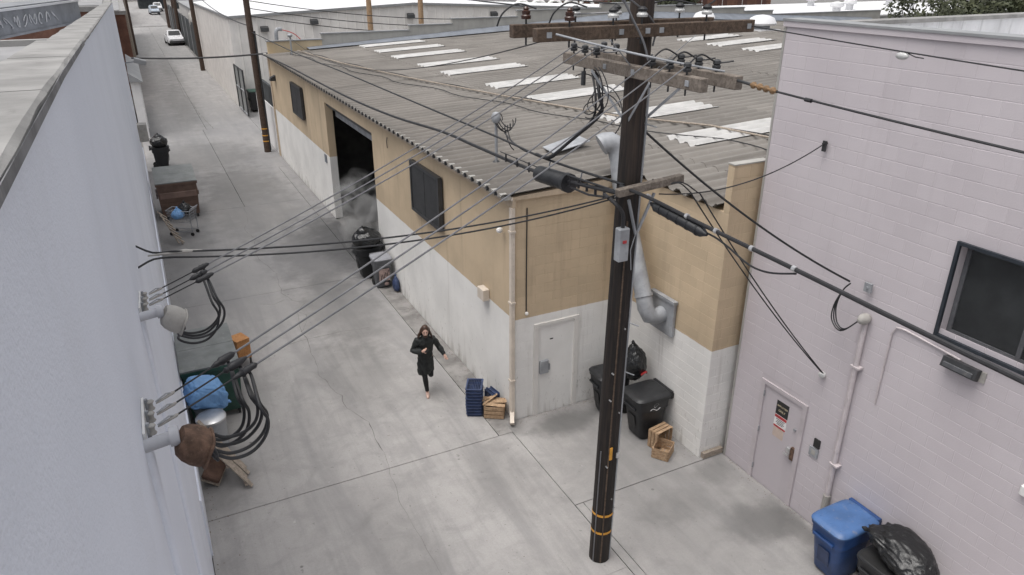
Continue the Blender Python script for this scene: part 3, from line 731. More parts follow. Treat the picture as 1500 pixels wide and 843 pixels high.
text('EMPLOYEES', .046, 'cream', sg, 'lettering', (XP - .0056, 7.61, 1.80), RT); text('ONLY', .058, 'cream', sg, 'lettering', (XP - .0056, 7.61, 1.71), RT)
for z, l in ((1.525, .2), (1.492, .16), (1.46, .19), (1.43, .14)): pb((XP - .0062, 7.61 - l / 2, z), (XP - .0052, 7.61 + l / 2, z + .012), 'signblack', 'print_line', sg2)
lv = pb((XP - .05, 7.185, .95), (XP + .004, 7.255, 1.20), 'rust', 'lock_plate', dr); 
MB().bar((XP - .07, 7.25, 1.03), (XP - .07, 7.38, 1.02), .03, .03).build('lever', 'steel', dr); MB().bb((XP - .065, 7.26, 1.06), (XP + .003, 7.34, 1.17)).build('lock_body', 'steel', dr, bevel=.01)
MB().cyl((XP - .03, 7.27, 1.55), (XP + .003, 7.27, 1.55), .025, n=10).build('deadbolt', 'galv', dr)
pb((XP - .03, 6.72, 1.50), (XP - .004, 6.84, 1.66), 'signblack', 'card_reader'); pb((XP - .03, 6.72, 1.30), (XP - .004, 6.90, 1.47), 'galv', 'intercom'); pb((XP - .034, 6.77, 1.34), (XP - .0302, 6.85, 1.43), 'greige', 'intercom_grille')
# window behind a stand-off dark frame
wn = pb((XP + .20, W0, WZ0), (XP + .21, W1, WZ1), 'glass', 'window')
for y in (W1 - .035, 4.33, W0 + .04): pb((XP + .14, y - .03, WZ0 + .05), (XP + .199, y + .03, WZ1), 'greyplastic', 'sash', wn)
pb((XP + .14, W0, WZ0 + .0), (XP + .199, W1, WZ0 + .05), 'greyplastic', 'sash', wn)
pb((XP + .165, 4.361, WZ0 + .05), (XP + .169, W1 - .066, WZ1), 'screen', 'insect_screen', wn); pb((XP + .165, W0 + .071, WZ0 + .05), (XP + .169, 4.299, WZ1), 'screen', 'insect_screen', wn)
F0, F1, FZ0, FZ1 = W0 - .05, W1 + .045, WZ0 - .045, WZ1 + .045
for a, b_ in (((F0, FZ0), (F0 + .045, FZ1)), ((F1 - .045, FZ0), (F1, FZ1)), ((F0 + .046, FZ0), (F1 - .046, FZ0 + .045)), ((F0 + .046, FZ1 - .045), (F1 - .046, FZ1)), ((4.10, FZ0 + .046), (4.13, FZ1 - .046))):
    pb((XP - .05, a[0], a[1]), (XP - .0, b_[0], b_[1]), 'frame', 'guard_frame', wn)
# flood lamp under the window
fl_ = thing('flood_lamp', 'black rectangular flood lamp fixed under the dark window', 'lamp', (XP, 4.84, 4.08))
pbm = MB(); pbm.prism([(-.16, -.24, -.05), (-.06, -.24, -.09), (-.02, -.24, .07), (-.12, -.24, .09)], (0, .48, 0)); pbm.build('housing', 'darkmetal', fl_)
MB().bb((-.02, -.30, -.10), (-.007, -.1, .06)).build('backplate', 'greige', fl_); MB().bb((-.168, -.2, -.03), (-.140, .2, .03)).build('lens', 'greyplastic', fl_)
tag(MB().tube([(XP - .025, 4.9, 4.16), (XP - .025, 5.75, 4.22), (XP - .025, 5.88, 4.2), (XP - .025, 5.93, 4.08), (XP - .025, 5.94, 2.87)], .014, 8).build('wall_conduit', 'pinkpipe', None, True), 'thin mauve conduit bending down the block wall from the flood lamp', 'conduit')
# service riser with weatherhead
sr = thing('service_riser', 'mauve painted service pipe with pale weatherhead on block wall', 'service mast')
MB().cyl((XP - .06, 6.36, .45), (XP - .06, 6.36, 4.1), .042, n=12).build('pipe', 'pinkpipe', sr, True); MB().cyl((XP - .062, 6.36, .45), (XP - .062, 6.36, .82), .058, n=12).build('sleeve', 'greige', sr, True)
MB().ell((XP - .10, 6.36, 4.14), (.12, .085, .09)).build('weatherhead', 'greige', sr, True)
for z in (1.45, 3.3): MB().bb((XP - .115, 6.26, z), (XP - .006, 6.42, z + .03)).build('strap', 'pinkpipe', sr)
for k in range(3):
    pts = [(XP - .18, 6.40, 4.10), (XP - .24, 6.55 + .03 * k, 3.92 - .03 * k), (XP - .22, 6.72 + .05 * k, 3.96), (XP - .2, 6.80 + .02 * k, 4.2), (XP - .22, 6.72, 4.5), (XP - .25, 6.60, 4.66)]
    MB().tube(smooth_pts(pts), .011, 5).build('drip_loop', 'black', sr)
ey = MB(); ey.cyl((XP - .12, 6.42, 4.63), (XP, 6.42, 4.63), .02, n=8); ey.bb((XP - .10, 6.36, 4.56), (XP - .06, 6.48, 4.70)); ey.build('wall_eye', 'galv', PB)
ey = MB(); ey.cyl((XP - .10, 7.66, 6.52), (XP, 7.66, 6.52), .015, n=8); ey.bb((XP - .07, 7.63, 6.40), (XP - .04, 7.69, 6.56)); ey.build('wall_eye', 'darkmetal', PB)
MB().ell((XP - .05, 6.92, 2.86), (.06, .06, .06)).build('cable_gland', 'whitepor', PB, True)
MB().bb((XP - .08, 3.6, 2.8), (XP - .004, 3.74, 2.95)).build('sensor_box', 'white', PB, bevel=.015)

# ---------------------------------------------------------------- grey rendered building on the left
LB = thing('rendered_building', 'pale grey rendered building with long blank wall and cement coping', 'building')
XL = -.324
def ztop(y): return 8.53 if y < 3 else (8.53 - (y - 3) / 3.8 * .10 if y < 6.8 else 8.43 - (y - 6.8) / 30.7 * .92)
prof = [-9, 3, 6.8, 12, 20, 28, 38]
MB().prism([(XL, -9, -.1)] + [(XL, 38, -.1)] + [(XL, y, ztop(y)) for y in reversed(prof)], (-.28, 0, 0)).build('wall', 'left', LB)
def coping(y0, y1, wd, mat, name, up=0, th=.045):
    n = max(1, int((y1 - y0) / 1.6)); yy = [y0 + (y1 - y0) * i / n for i in range(n + 1)]; rnd = random.Random(4)
    for a, c in zip(yy[:-1], yy[1:]):
        rs = []; x1 = XL + .010; m = 5
        for q in range(m + 1):
            y = a + .003 + (c - a - .006) * q / m; z = ztop(y) + th + up; e = rnd.uniform(-.003, .003); e2 = rnd.uniform(-.004, .004)
            rs.append([(x1 + e, y, z - th + .001), (x1 + .003 + e, y, z - .012), (x1 - .012, y, z + e2), (x1 - wd, y, z + e2), (x1 - wd, y, z - th - .03)])
        MB().rings(rs).build(name, mat, LB)
coping(-9, 6.8, .31, 'coping', 'coping_piece'); coping(6.8, 38, .27, 'coping', 'coping_piece', .0, .03)
for a, c in ((-9, 1.5), (1.5, 4.2), (4.2, 6.78)):
    MB().rings([[(XL + .0135, y, ztop(y) + .0), (XL + .017, y, ztop(y) + .0), (XL + .017, y, ztop(y) + .034), (XL + .0135, y, ztop(y) + .034)] for y in (a, c - .006)]).build('drip_edge', 'copingedge', LB)
MB().bb((-30, -9, 8.0), (XL - .306, 9.5, 8.21)).build('roof_deck', 'roofdeck', LB)
MB().bb((-30, 9.5, 7.9), (XL - .30, 9.62, 8.27)).build('roof_curb', 'coping', LB)
MB().bb((-30, 9.62, 5.0), (XL - .29, 38, 5.2)).build('lower_roof', 'roofdeck', LB)
MB().bb((-30, 37.8, -.1), (XL - .29, 38, 6.0)).build('end_wall', 'left', LB)
MB().bb((-30, 9.4, 5.2), (XL - .29, 9.6, 7.89)).build('step_wall', 'left', LB)
# painted conduits and plinth ledge on the wall
MB().bb((XL, 10.5, -.05), (XL + .03, 38.0, 1.15)).build('plinth', 'left', LB)
MB().cyl((XL, 6.05, .2), (XL, 6.05, 6.4), .034, n=12).build('conduit', 'left', LB, True)
MB().cyl((XL, 3.82, .2), (XL, 3.82, 6.6), .04, n=12).build('conduit', 'left', LB, True)
MB().bb((XL, 34.0, 2.2), (XL + .35, 34.6, 2.9)).build('wall_box', 'greige', LB)
# steel sign beam beyond the roof
bm_ = thing('steel_beam', 'grey steel beam with scrawled white marks lying beyond the roof curb', 'beam')
MB().bar((-2.4, 9.3, 8.26), (-.70, 15.3, 8.26), .10, .34).build('web', 'beam', bm_); MB().bar((-2.55, 9.3, 8.10), (-.85, 15.3, 8.10), .45, .03).build('flange', 'beam', bm_); MB().bar((-2.62, 9.5, 8.445), (-.92, 15.5, 8.445), .50, .03).build('flange', 'beam', bm_)
MB().bar((-2.34, 9.31, 8.432), (-.64, 15.3, 8.432), .02, .03).build('edge_strip', 'whiteroof', bm_)
for k in range(9):
    t_ = .45 + k * .045; c0 = Vector((-2.4, 9.3, 8.26)).lerp(Vector((-.7, 15.3, 8.26)), t_) + Vector((.058, -.016, 0))
    d0 = Vector((1.7, 6, 0)).normalized(); pts = [c0 + d0 * (.07 * math.cos(a + k)) * (1 + .3 * (k % 3)) + Vector((0, 0, .075 * math.sin(a * (1 + (k % 2)))) ) for a in [i * .5 for i in range(11)]]
    MB().tube(pts, .008, 4).build('scrawl', 'graffiti', bm_)

# service drops on the left wall: mast brackets
def left_mast(y0, y1, z0, z1, py, pz, capmat, label, capm, spools):
    t = thing('service_bracket', label, 'service bracket')
    MB().bar((XL + .009, y0, z0), (XL + .009, y1, z1), .014, .05).build('backing_plate', 'white', t)
    for i in range(3):
        q = (i + .5) / 3; y = y0 + (y1 - y0) * q; z = z0 + (z1 - z0) * q
        MB().cyl((XL + .03, y, z - .045), (XL + .03, y, z + .045), .012, n=6).build('spool_bolt', 'galv', t)
        MB().lathe([(.018, -.03), (.022, -.024), (.013, -.008), (.013, .008), (.022, .024), (.018, .03)], (XL + .05, y, z), 10).build('spool', 'greige', t, True)
    MB().tube([(XL + .0, py, pz - .05), (XL + .08, py, pz - .04), (XL + .165, py, pz - .03)], .037, 12).build('pipe', 'wallpaintpipe', t, True)
    MB().lathe([(.055, 0), (.055, .05)], (XL + .13, py, pz - .03), 12, Matrix.Rotation(R(90), 3, 'Y')).build('collar', 'wallpaintpipe', t, True)
    m = Euler(capm).to_matrix(); h = MB(); rs = []
    for (dx, sy, sz) in ((.0, .045, .05), (.004, .08, .085), (.03, .098, .105), (.075, .108, .118), (.12, .108, .118), (.145, .100, .108), (.150, .112, .122), (.160, .112, .122), (.166, .09, .10), (.168, .03, .03)):
        ring = []
        for j in range(14):
            a = 2 * math.pi * j / 14; ca, sa = math.cos(a), math.sin(a)
            ca = math.copysign(abs(ca) ** .62, ca); sa = math.copysign(abs(sa) ** .62, sa); sz2 = sz * (.62 if sa > 0 else 1.0)
            ring.append(m @ Vector((dx + .02 * sa, ca * sy, sa * sz2 - dx * .35)) + Vector((XL + .175, py, pz - .05)))
        rs.append(ring)
    h.rings(rs).build('weatherhead', capmat, t, True)
    return t
left_mast(6.72, 6.10, 6.33, 6.43, 6.02, 6.46, 'greige', 'upper grey wall bracket with greige weatherhead above green dumpster', (0, .25, 0), 3)
left_mast(4.28, 3.84, 6.62, 6.64, 3.80, 6.66, 'rust', 'lower grey wall bracket with rusty brown weatherhead and thick drip loops', (0, .25, 0), 3)

# ---------------------------------------------------------------- utility pole
def polex(z): return 5.44 + .014 * z
UP = thing('utility_pole', 'tall dark creosoted wooden utility pole in the foreground with two crossarms', 'utility pole', (0, 0, 0))
pts = [(polex(z), 7.61, z) for z in (-.3, 0, 2, 4, 6, 8, 10, 12.5)]
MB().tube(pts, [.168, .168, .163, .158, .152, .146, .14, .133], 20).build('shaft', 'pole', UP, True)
# ground-wire moulding strip, steps, bands, tags
MB().tube([(polex(z) - .075, 7.61 - .150, z) for z in (.02, 3, 5.9)], .012, 6).build('ground_moulding', 'arm', UP)
MB().tube([(polex(z) + .11, 7.61 - .125, z) for z in (0.02, 3, 6.0, 8.0)], .014, 6).build('conduit_strip', 'galv', UP)
MB().tube([(polex(z) - .16, 7.61 - .06, z) for z in (0.02, .9, 1.7, 2.2)], .010, 6).build('ground_wire', 'greywire', UP)
def ring(z, r=.172, h=.045, mat='yellow'):
    b = MB(); n = 20; rs = []
    for zz in (z, z + h):
        rs.append([(polex(zz) + r * math.cos(2 * math.pi * j / n), 7.61 + r * math.sin(2 * math.pi * j / n), zz) for j in range(n)])
    b.rings(rs, False, False).build('yellow_band', mat, UP, True)
ring(.60); ring(.95)
MB().bb((polex(2.2) - .075, 7.432, 2.08), (polex(2.2) - .03, 7.447, 2.30)).build('number_tag', 'yellow', UP)
MB().bb((polex(2.1) + .055, 7.444, 2.07), (polex(2.1) + .11, 7.462, 2.16)).build('metal_tag', 'steel', UP)
for z, dx in ((1.3, .03), (1.95, -.1), (2.9, .04), (3.6, -.12), (4.3, .02), (1.1, .11), (3.15, -.13)):
    MB().cyl((polex(z) + dx, 7.48, z), (polex(z) + dx, 7.435, z), .012, n=6).build('nail', 'steel', UP)
for z, s_ in ((3.55, 1), (4.35, 1), (7.15, 1)):
    MB().cyl((polex(z) + .08 * s_, 7.52, z + .02), (polex(z) + .22 * s_, 7.40, z - .03), .009, n=6).build('pole_step', 'galv', UP)
MB().tube([(polex(5.5) - .02, 7.44, 5.95), (polex(5.4) + .05, 7.43, 5.7), (polex(5.4) - .01, 7.43, 5.5), (polex(5.2) + .03, 7.44, 5.2)], .008, 5).build('loose_wire', 'galv', UP)
# upper double crossarm (runs across the alley), lower double crossarm (runs along the alley)
ZU, ZL = 8.29, 7.83
def arm(a, b_, name='crossarm', mat='arm'):
    return MB().bar(a, b_, .11, .145).build(name, mat, UP, bevel=.008)
ux = polex(ZU)
ua = arm((3.98, 7.38, ZU), (7.11, 7.38, ZU)); ub = arm((3.93, 7.85, ZU + .01), (6.85, 7.85, ZU + .01))
la = arm((5.34, 6.12, ZL), (5.34, 8.98, ZL), mat='armgrey'); lb_ = arm((5.80, 6.10, ZL), (5.80, 9.0, ZL), mat='armgrey')
def insul(p, kind, parent):
    x, y, z = p
    MB().cyl((x, y, z - .22), (x, y, z + .10), .011, n=6).build('pin', 'darkmetal', parent)
    if kind == 'brown':
        MB().lathe([(.02, .06), (.055, .065), (.06, .10), (.045, .115), (.05, .13), (.05, .155), (.03, .165), (.035, .18), (.02, .20)], p, 12).build('insulator', 'porcelain', parent, True)
    elif kind == 'white':
        MB().lathe([(.02, .075), (.062, .08), (.066, .105), (.045, .135), (.03, .14)], p, 12).build('insulator', 'whitepor', parent, True)
        MB().lathe([(.03, .14), (.055, .145), (.058, .165), (.035, .185), (.02, .195)], p, 12).build('insulator_cap', 'black', parent, True)
    else:
        MB().lathe([(.02, .03), (.045, .035), (.05, .065), (.034, .075), (.045, .09), (.042, .12), (.02, .135)], p, 12).build('insulator', 'darkmetal', parent, True)
TOPU = ZU + .073
for x, yy, k in ((4.12, 7.85, 'brown'), (4.42, 7.38, 'brown'), (4.78, 7.85, 'white'), (5.0, 7.38, 'white')):
    insul((x, yy, TOPU), k, UP)
for x, yy in ((5.36, 7.85), (5.40, 7.38), (6.32, 7.85), (6.36, 7.38)): insul((x, yy, TOPU), 'white', UP)
TOPL = ZL + .073
LA = [(5.34, y, TOPL) for y in (8.78, 8.50, 8.22)]; LB2 = [(5.80, y, TOPL) for y in (8.75, 8.45, 8.15)]
RA = [(5.34, y, TOPL) for y in (7.05, 6.72, 6.42)]; RB = [(5.80, y, TOPL) for y in (7.10, 6.78, 6.48)]
for p in LA + LB2 + RA + RB: insul(p, 'dark', UP)
for i in range(3):
    MB().tube(smooth_pts([Vector(RA[i]) + Vector((0, 0, .1)), Vector(RA[i]) + Vector((.2, .03, .2)), Vector(RB[i]) + Vector((0, 0, .1)), Vector(RB[i]) + Vector((.15, -.1, .12))]), .010, 5).build('jumper', 'black', UP)
    MB().tube(smooth_pts([Vector(LA[i]) + Vector((0, 0, .1)), Vector(LA[i]) + Vector((.2, .03, .05)), Vector(LB2[i]) + Vector((0, 0, .1))]), .010, 5).build('jumper', 'greywire', UP)
# braces
for sx in (-1, 1):
    MB().bar((ux + sx * .62, 7.33, ZU - .08), (ux + sx * .12, 7.46, ZU - .50), .035, .008, .4).build('brace', 'galv', UP)
    MB().bar((5.28, 7.61 + sx * .62, ZL - .08), (5.42, 7.61 + sx * .06, ZL - .62), .008, .035).build('brace', 'galv', UP)
    MB().bar((5.86, 7.61 + sx * .62, ZL - .08), (5.68, 7.61 + sx * .06, ZL - .62), .008, .035).build('brace', 'galv', UP)
for x in (4.1, 5.05, 5.42, 6.98, 5.62): MB().bb((x, 7.312, ZU - .03), (x + .06, 7.324, ZU + .03)).build('washer_plate', 'galv', UP)
for y in (6.3, 7.3, 7.9): MB().bb((5.272, y, ZL - .03), (5.284, y + .06, ZL + .03)).build('washer_plate', 'galv', UP)
MB().cyl((5.30, 8.45, ZL - .12), (5.30, 8.45, ZL - .30), .032, n=10).build('pothead', 'darkmetal', UP, True)
# telecom arm, terminal box, drop cable
MB().bar((5.20, 7.38, 6.34), (6.22, 7.38, 6.42), .10, .10).build('telecom_arm', 'armgrey', UP, bevel=.006)
MB().bar((5.40, 7.40, 6.22), (5.56, 7.42, 5.72), .03, .03).build('arm_brace', 'galv', UP); MB().bar((5.80, 7.40, 6.26), (5.60, 7.43, 5.75), .03, .03).build('arm_brace', 'galv', UP)
bx = MB().bb((5.24, 7.32, 5.40), (5.40, 7.44, 5.86)).build('terminal_box', 'galv', UP, bevel=.012)
MB().bb((5.29, 7.312, 5.66), (5.35, 7.3185, 5.70)).build('box_label', 'signred', bx)
MB().tube(smooth_pts([(5.32, 7.38, 5.86), (5.31, 7.38, 6.05), (5.22, 7.42, 6.18), (5.22, 7.7, 6.24)]), .026, 8).build('riser_cable', 'black', UP, True)
MB().tube(smooth_pts([(5.40, 7.43, 8.2), (5.2, 7.4, 8.55), (5.1, 7.5, 8.7), (5.3, 7.42, 8.6), (5.62, 7.42, 8.35), (5.62, 7.43, 8.1)]), .012, 5).build('jumper', 'greywire', UP)
for (xa, xb) in ((3.75, 4.12), (4.42, 4.78), (5.62, 6.36)):
    MB().tube(smooth_pts([(xa, 7.85, 8.36), (xa + .05, 7.8, 8.5), ((xa + xb) / 2, 7.7, 8.60), (xb, 7.6, 8.55)]), .010, 5).build('jumper', 'black', UP)
MB().tube(smooth_pts([(6.36, 7.38, 8.55), (6.5, 7.4, 8.62), (6.6, 7.5, 8.8)]), .010, 5).build('jumper', 'black', UP)
MB().tube(smooth_pts([(4.42, 7.38, 8.5), (4.78, 7.6, 8.48), (5.0, 7.4, 8.5)]), .008, 5).build('jumper', 'greywire', UP)
# looped cables under the lower arm
for k in range(4):
    pts = []
    for i in range(30):
        q = i / 25; th = q * (7 + k) + k
        pts.append((5.30 + .08 * math.sin(th * .5 + k), 8.45 - .30 * q - .10 * k + (.20 + .05 * k) * math.cos(th * .7), 7.62 - .34 * q + (.14 + .03 * k) * math.sin(th * .7)))
    MB().tube(pts, .0075, 5).build('cable_loop', 'black', UP)
MB().tube(smooth_pts([(5.34, 8.2, 7.70), (5.30, 8.05, 7.45), (5.36, 8.1, 7.2), (5.3, 8.7, 6.75), (5.35, 9.4, 6.35), (5.4, 9.9, 6.28)]), .024, 8).build('drop_cable', 'black', UP, True)
MB().tube(smooth_pts([(5.34, 8.3, 7.70), (5.28, 8.1, 7.40), (5.33, 8.25, 7.1), (5.33, 8.85, 6.68), (5.37, 9.4, 6.33), (5.4, 9.95, 6.27)]), .016, 8).build('drop_cable', 'black', UP, True)
# ---------------------------------------------------------------- wires
gsd = 'service drop wires to the grey wall'
ypl = [6.62, 6.41, 6.20]; zpl = [6.35, 6.38, 6.42]
Lb = ['upper bracket wire highest of three, crossing the alley to the lower crossarm', 'upper bracket wire in the middle of three, crossing to the lower crossarm', 'upper bracket wire lowest of three, crossing to the lower crossarm']
def service(anchor, end, sag, label, rr=.0072, cut=.52):
    A = Vector(anchor); P = [p - A for p in span(anchor, end, sag, 60)]; t = thing('service_wire', label, 'wire', anchor, 0, gsd)
    def at(dist):
        L = 0
        for a, b in zip(P[:-1], P[1:]):
            q = (b - a).length
            if L + q >= dist: return a.lerp(b, (dist - L) / q)
            L += q
    MB().tube([at(cut)] + [p for p in P if p.length > cut + .02], rr, 6).build('conductor', 'greywire', t, True)
    MB().tube([at(.10), at(.3), at(cut)], .0055, 6).build('pigtail', 'black', t, True)
    MB().tube([at(.0), at(.02), at(.07), at(.11), at(.125)], [.004, .007, .009, .011, .005], 8).build('dead_end_clamp', 'greige', t, True)
    MB().tube([at(0) + Vector((0, 0, .012)), at(.07) + Vector((0, 0, .022)), at(.12)], .005, 5).build('clevis_wire', 'galv', t)
    return t, at
def connector(t, at, dist, loc0, r=.026):
    L = .17; n = 11; rnd = random.Random(int(dist * 1000)); pts = [at(dist + L * (k / (n - 1) - .5)) for k in range(n)]
    rr = [.008] + [r * rnd.uniform(.7, 1.15) * math.sin(math.pi * (.18 + .64 * k / (n - 3))) ** .5 for k in range(n - 2)] + [.008]
    MB().tube(pts, rr, 9).build('taped_splice', 'black', t, True)
    return at(dist) + Vector(loc0)
UPL = []
for i in range(3):
    a = (XL + .08, ypl[i], zpl[i]); e = Vector(LA[i]) + Vector((0, 0, .1)); c_ = (.50, .46, .50)[i]; t, P = service(a, e, .10, Lb[i], cut=c_); UPL.append(connector(t, P, c_, a, .026))
Lb = ['lower bracket wire highest of three, crossing the alley to the pole', 'lower bracket wire in the middle of three, crossing the alley to the pole', 'lower bracket wire lowest of three, crossing the alley to the pole']
ypl = [4.20, 4.06, 3.92]; zpl = [6.63, 6.635, 6.64]; LOL = []
for i in range(3):
    a = (XL + .08, ypl[i], zpl[i]); e = Vector(RA[i]) + Vector((0, 0, .1)); c_ = (.47, .53, .57)[i]; t, P = service(a, e, .07, Lb[i], cut=c_); LOL.append(connector(t, P, c_, a, .027))
def loops(heads, end, label, n2, drop, out):
    t = thing('drip_loops', label, 'cable', (0, 0, 0)); rnd = random.Random(n2)
    for k in range(n2):
        h = Vector(heads[k % 3]); e = Vector(end) + Vector((.01 * (k % 2), -.022 * (k % 3), -.02 * (k // 3))); j = lambda a: rnd.uniform(-a, a)
        dd = drop * rnd.uniform(.78, 1.12); ctr = Vector(((h.x + e.x) / 2 + .005 + j(.015), (h.y + e.y) / 2 + j(.03), h.z - dd * .55)); rx, rz_ = abs(h.x - e.x) / 2 + out * .32 + abs(j(.03)), dd * .47
        pts = [h, h + Vector((.03, 0, -.03))] + [ctr + Vector((rx * math.cos(a), j(.012), rz_ * math.sin(a))) for a in (R(35), R(0), R(-35), R(-70), R(-105), R(-140))] + [e + Vector((.015, 0, -.045)), e]
        MB().tube(smooth_pts(pts), .0105, 6).build('loop', 'black', t, True)
loops(UPL, (XL + .28, 6.02, 6.30), 'thick black drip loops hanging under the greige weatherhead', 4, .52, .22)
loops(LOL, (XL + .32, 3.80, 6.50), 'thick black drip loops hanging beside the rusty weatherhead', 6, .40, .16)
# pair of cables from the grey wall to the pole
for k, lab in ((0, 'upper of two thin black cables crossing the alley from grey wall to pole'), (1, 'lower of two thin black cables crossing the alley from grey wall to pole')):
    P = span((XL + .35, 7.85 - .04 * k, 6.285 - .05 * k), (5.38, 7.55, 6.26 - .03 * k), .17 + .03 * k)
    wire('drop_cable', smooth_pts([(XL, 8.15 - .5 * k, 6.30 - .06 * k), (XL + .15, 7.95 - .12 * k, 6.27 - .03 * k), (XL + .33, 7.86 - .04 * k, 6.284 - .05 * k)], 3) + P, .0105, 'black', lab)
tag(MB().tube([(XL + .10, 7.9, 6.26), (XL + .45, 7.85, 6.27), (XL + .62, 7.84, 6.255)], [.008, .022, .008], 6).build('cable_grip', 'greige', None, True), 'pale cable grip where the two black cables leave the grey wall', 'cable grip')
# telecom strands along the alley
wire('messenger_strand', smooth_pts([(5.38, 7.5, 6.40), (5.40, 9.6, 6.27), (5.40, 11.4, 6.27), (5.40, 17, 6.2), (5.4, 21.9, 6.14), (5.4, 28.2, 6.03), (5.5, 39.6, 5.95)]), .018, 'black', 'black telecom strand running high along the eave towards the far pole')
wire('trunk_cable', smooth_pts([(5.36, 7.5, 6.28), (5.38, 8.7, 6.12), (5.40, 9.85, 6.0), (5.45, 11.0, 5.93), (5.5, 12.6, 5.86), (5.55, 14.4, 5.78), (5.6, 18, 5.50), (5.6, 22.7, 5.33), (5.6, 31.5, 5.22), (5.6, 38.0, 5.05)]), .030, 'black', 'thick dark trunk cable sagging along the warehouse eave', n=8)
wire('crossing_cable', span((XL + .3, 39.8, 4.98), (6.4, 39.0, 5.0), .12), .045, 'black', 'black cable crossing the alley beyond the far end of the grey wall')
wire('trunk_cable', smooth_pts([(5.36, 7.55, 6.37), (5.38, 6.9, 6.37), (5.40, 5.95, 6.32), (5.40, 4.5, 6.28), (5.40, 2.4, 6.21), (5.4, -1, 6.15), (5.4, -9, 6.2)]), .024, 'black', 'thick black trunk cable falling away to the lower right across mauve wall', n=8)
wire('slack_cable', smooth_pts([(5.42, 6.9, 6.22), (5.42, 5.95, 6.24), (5.42, 5.6, 6.20), (5.43, 5.25, 6.10), (5.42, 4.95, 6.12), (5.41, 4.6, 6.24)]), .011, 'black', 'slack black cable looping just below the right hand trunk cable')
sc_ = thing('splice_case', 'long ribbed black splice case on the trunk cable right of the pole', 'splice case')
MB().tube([(5.41, 6.95, 6.30), (5.41, 6.85, 6.285), (5.41, 6.84, 6.285), (5.41, 5.99, 6.23), (5.41, 5.97, 6.23), (5.41, 5.90, 6.225)], [.02, .05, .062, .062, .05, .02], 12).build('shell', 'blackplastic', sc_, True)
for k in range(5): MB().tube([(5.41, 6.75 - k * .17, 6.281 - k * .012), (5.41, 6.72 - k * .17, 6.279 - k * .012)], .068, 12).build('clamp_rib', 'blackplastic', sc_, True)
for y, z, lab_ in ((7.0, 6.375, 'nearest the pole'), (6.25, 6.34, 'over the splice case'), (5.75, 6.318, 'just past the splice case'), (4.62, 6.285, 'farthest from the pole'), (5.2, 6.30, 'second farthest from the pole')): tag(MB().tube([(5.40, y + .022, z), (5.40, y - .022, z)], .032, 8).build('strand_clamp', 'steel', None, True), 'bright strand clamp on the right hand trunk cable, ' + lab_, 'clamp', 'strand clamps on the trunk cable')
sb_ = thing('splice_box', 'squat black cable closure hanging left of the pole above the tan wall', 'splice box')
MB().tube([(5.40, 9.80, 5.99), (5.40, 9.78, 5.99), (5.40, 8.98, 6.06), (5.40, 8.92, 6.06)], [.10, .13, .13, .09], 14).build('shell', 'blackplastic', sb_, True)
MB().tube([(5.40, 8.97, 6.061), (5.40, 8.88, 6.065)], .145, 14).build('end_cap', 'blackplastic', sb_, True)
for k in range(5):
    MB().tube([(5.37, 8.8 - k * .22, 6.20 - .0 * k), (5.37, 8.8 - k * .22, 6.06 + .012 * k)], .020, 6).build('spacer', 'black', sb_)
MB().tube([(5.37, 8.9, 6.19), (5.37, 7.7, 6.27)], .016, 6).build('link_cable', 'black', sb_); MB().tube([(5.37, 8.9, 6.03), (5.37, 8.3, 6.05), (5.37, 7.7, 6.17)], .016, 6).build('link_cable', 'black', sb_)
for k in range(3): MB().tube([(5.40, 10.15 + k * .42, 6.09 - k * .02), (5.40, 10.15 + k * .42, 5.93 - .01 * k)], .016, 6).build('spacer', 'black', sb_)
MB().tube([(5.40, 9.75, 6.08), (5.40, 11.2, 6.04)], .009, 5).build('link_cable', 'black', sb_)
for y in (9.45, 8.55): MB().tube([(5.40, y, 6.30), (5.40, y + .05, 6.15)], .012, 5).build('hanger', 'galv', sb_)
# service drop to the roof mast and guy strand
wire('service_drop', span((6.75, 13.8, 5.75), (5.40, 10.2, 6.25), .05, 12), .016, 'black', 'black service drop joining the roof mast to the telecom strand')
wire('guy_strand', span((4.20, 7.30, ZU + .01), (5.76, 6.30, ZL + .10), .02, 14), .013, 'galv', 'pale guy strand slanting between the upper and lower crossarms')
st_ = thing('strain_insulator', 'ochre ribbed strain insulator at the lower crossarm end', 'insulator')
MB().tube([(5.78, 6.12, ZL + .03), (5.74, 5.86, ZL + .02)], .016, 8).build('rod', 'darkmetal', st_)
pts, rr = [], []
for k in range(25):
    q = k / 24; pts.append((5.74 - .06 * q, 5.86 - .42 * q, ZL + .02 - .01 * q)); rr.append(.017 + (.019 if k % 6 in (2, 3) else 0))
MB().tube(pts, rr, 10).build('ribbed_body', 'ochrepor', st_, True)
wire('dead_end_wire', span((5.68, 5.44, ZL + .01), (5.5, -8, 7.9), .16), .011, 'black', 'dark wire leaving the ochre insulator across the mauve wall')
MBt = tag(MB().tube([(5.67, 5.06, ZL - .008), (5.665, 4.98, ZL - .010)], .020, 8).build('wire_sleeve', 'black', None, True), 'short black sleeve on the wire beyond the ochre insulator', 'sleeve')
P = span((7.05, 7.33, ZU), (6.9, -8, 8.05), .14); wire('dead_end_wire', P, .008, 'black', 'thin dark wire crossing the top of the mauve wall')
gi = thing('guy_insulator', 'pale glazed strain block on the thin wire across the mauve wall top', 'insulator', (7.03, 5.13, 8.145))
MB().ell((0, 0, 0), (.035, .075, .038), 12, 8).build('body', 'whitepor', gi, True); MB().tube([(.0, -.06, .03), (0, -.15, .004), (0, -.24, .0)], .006, 5).build('loop', 'black', gi)
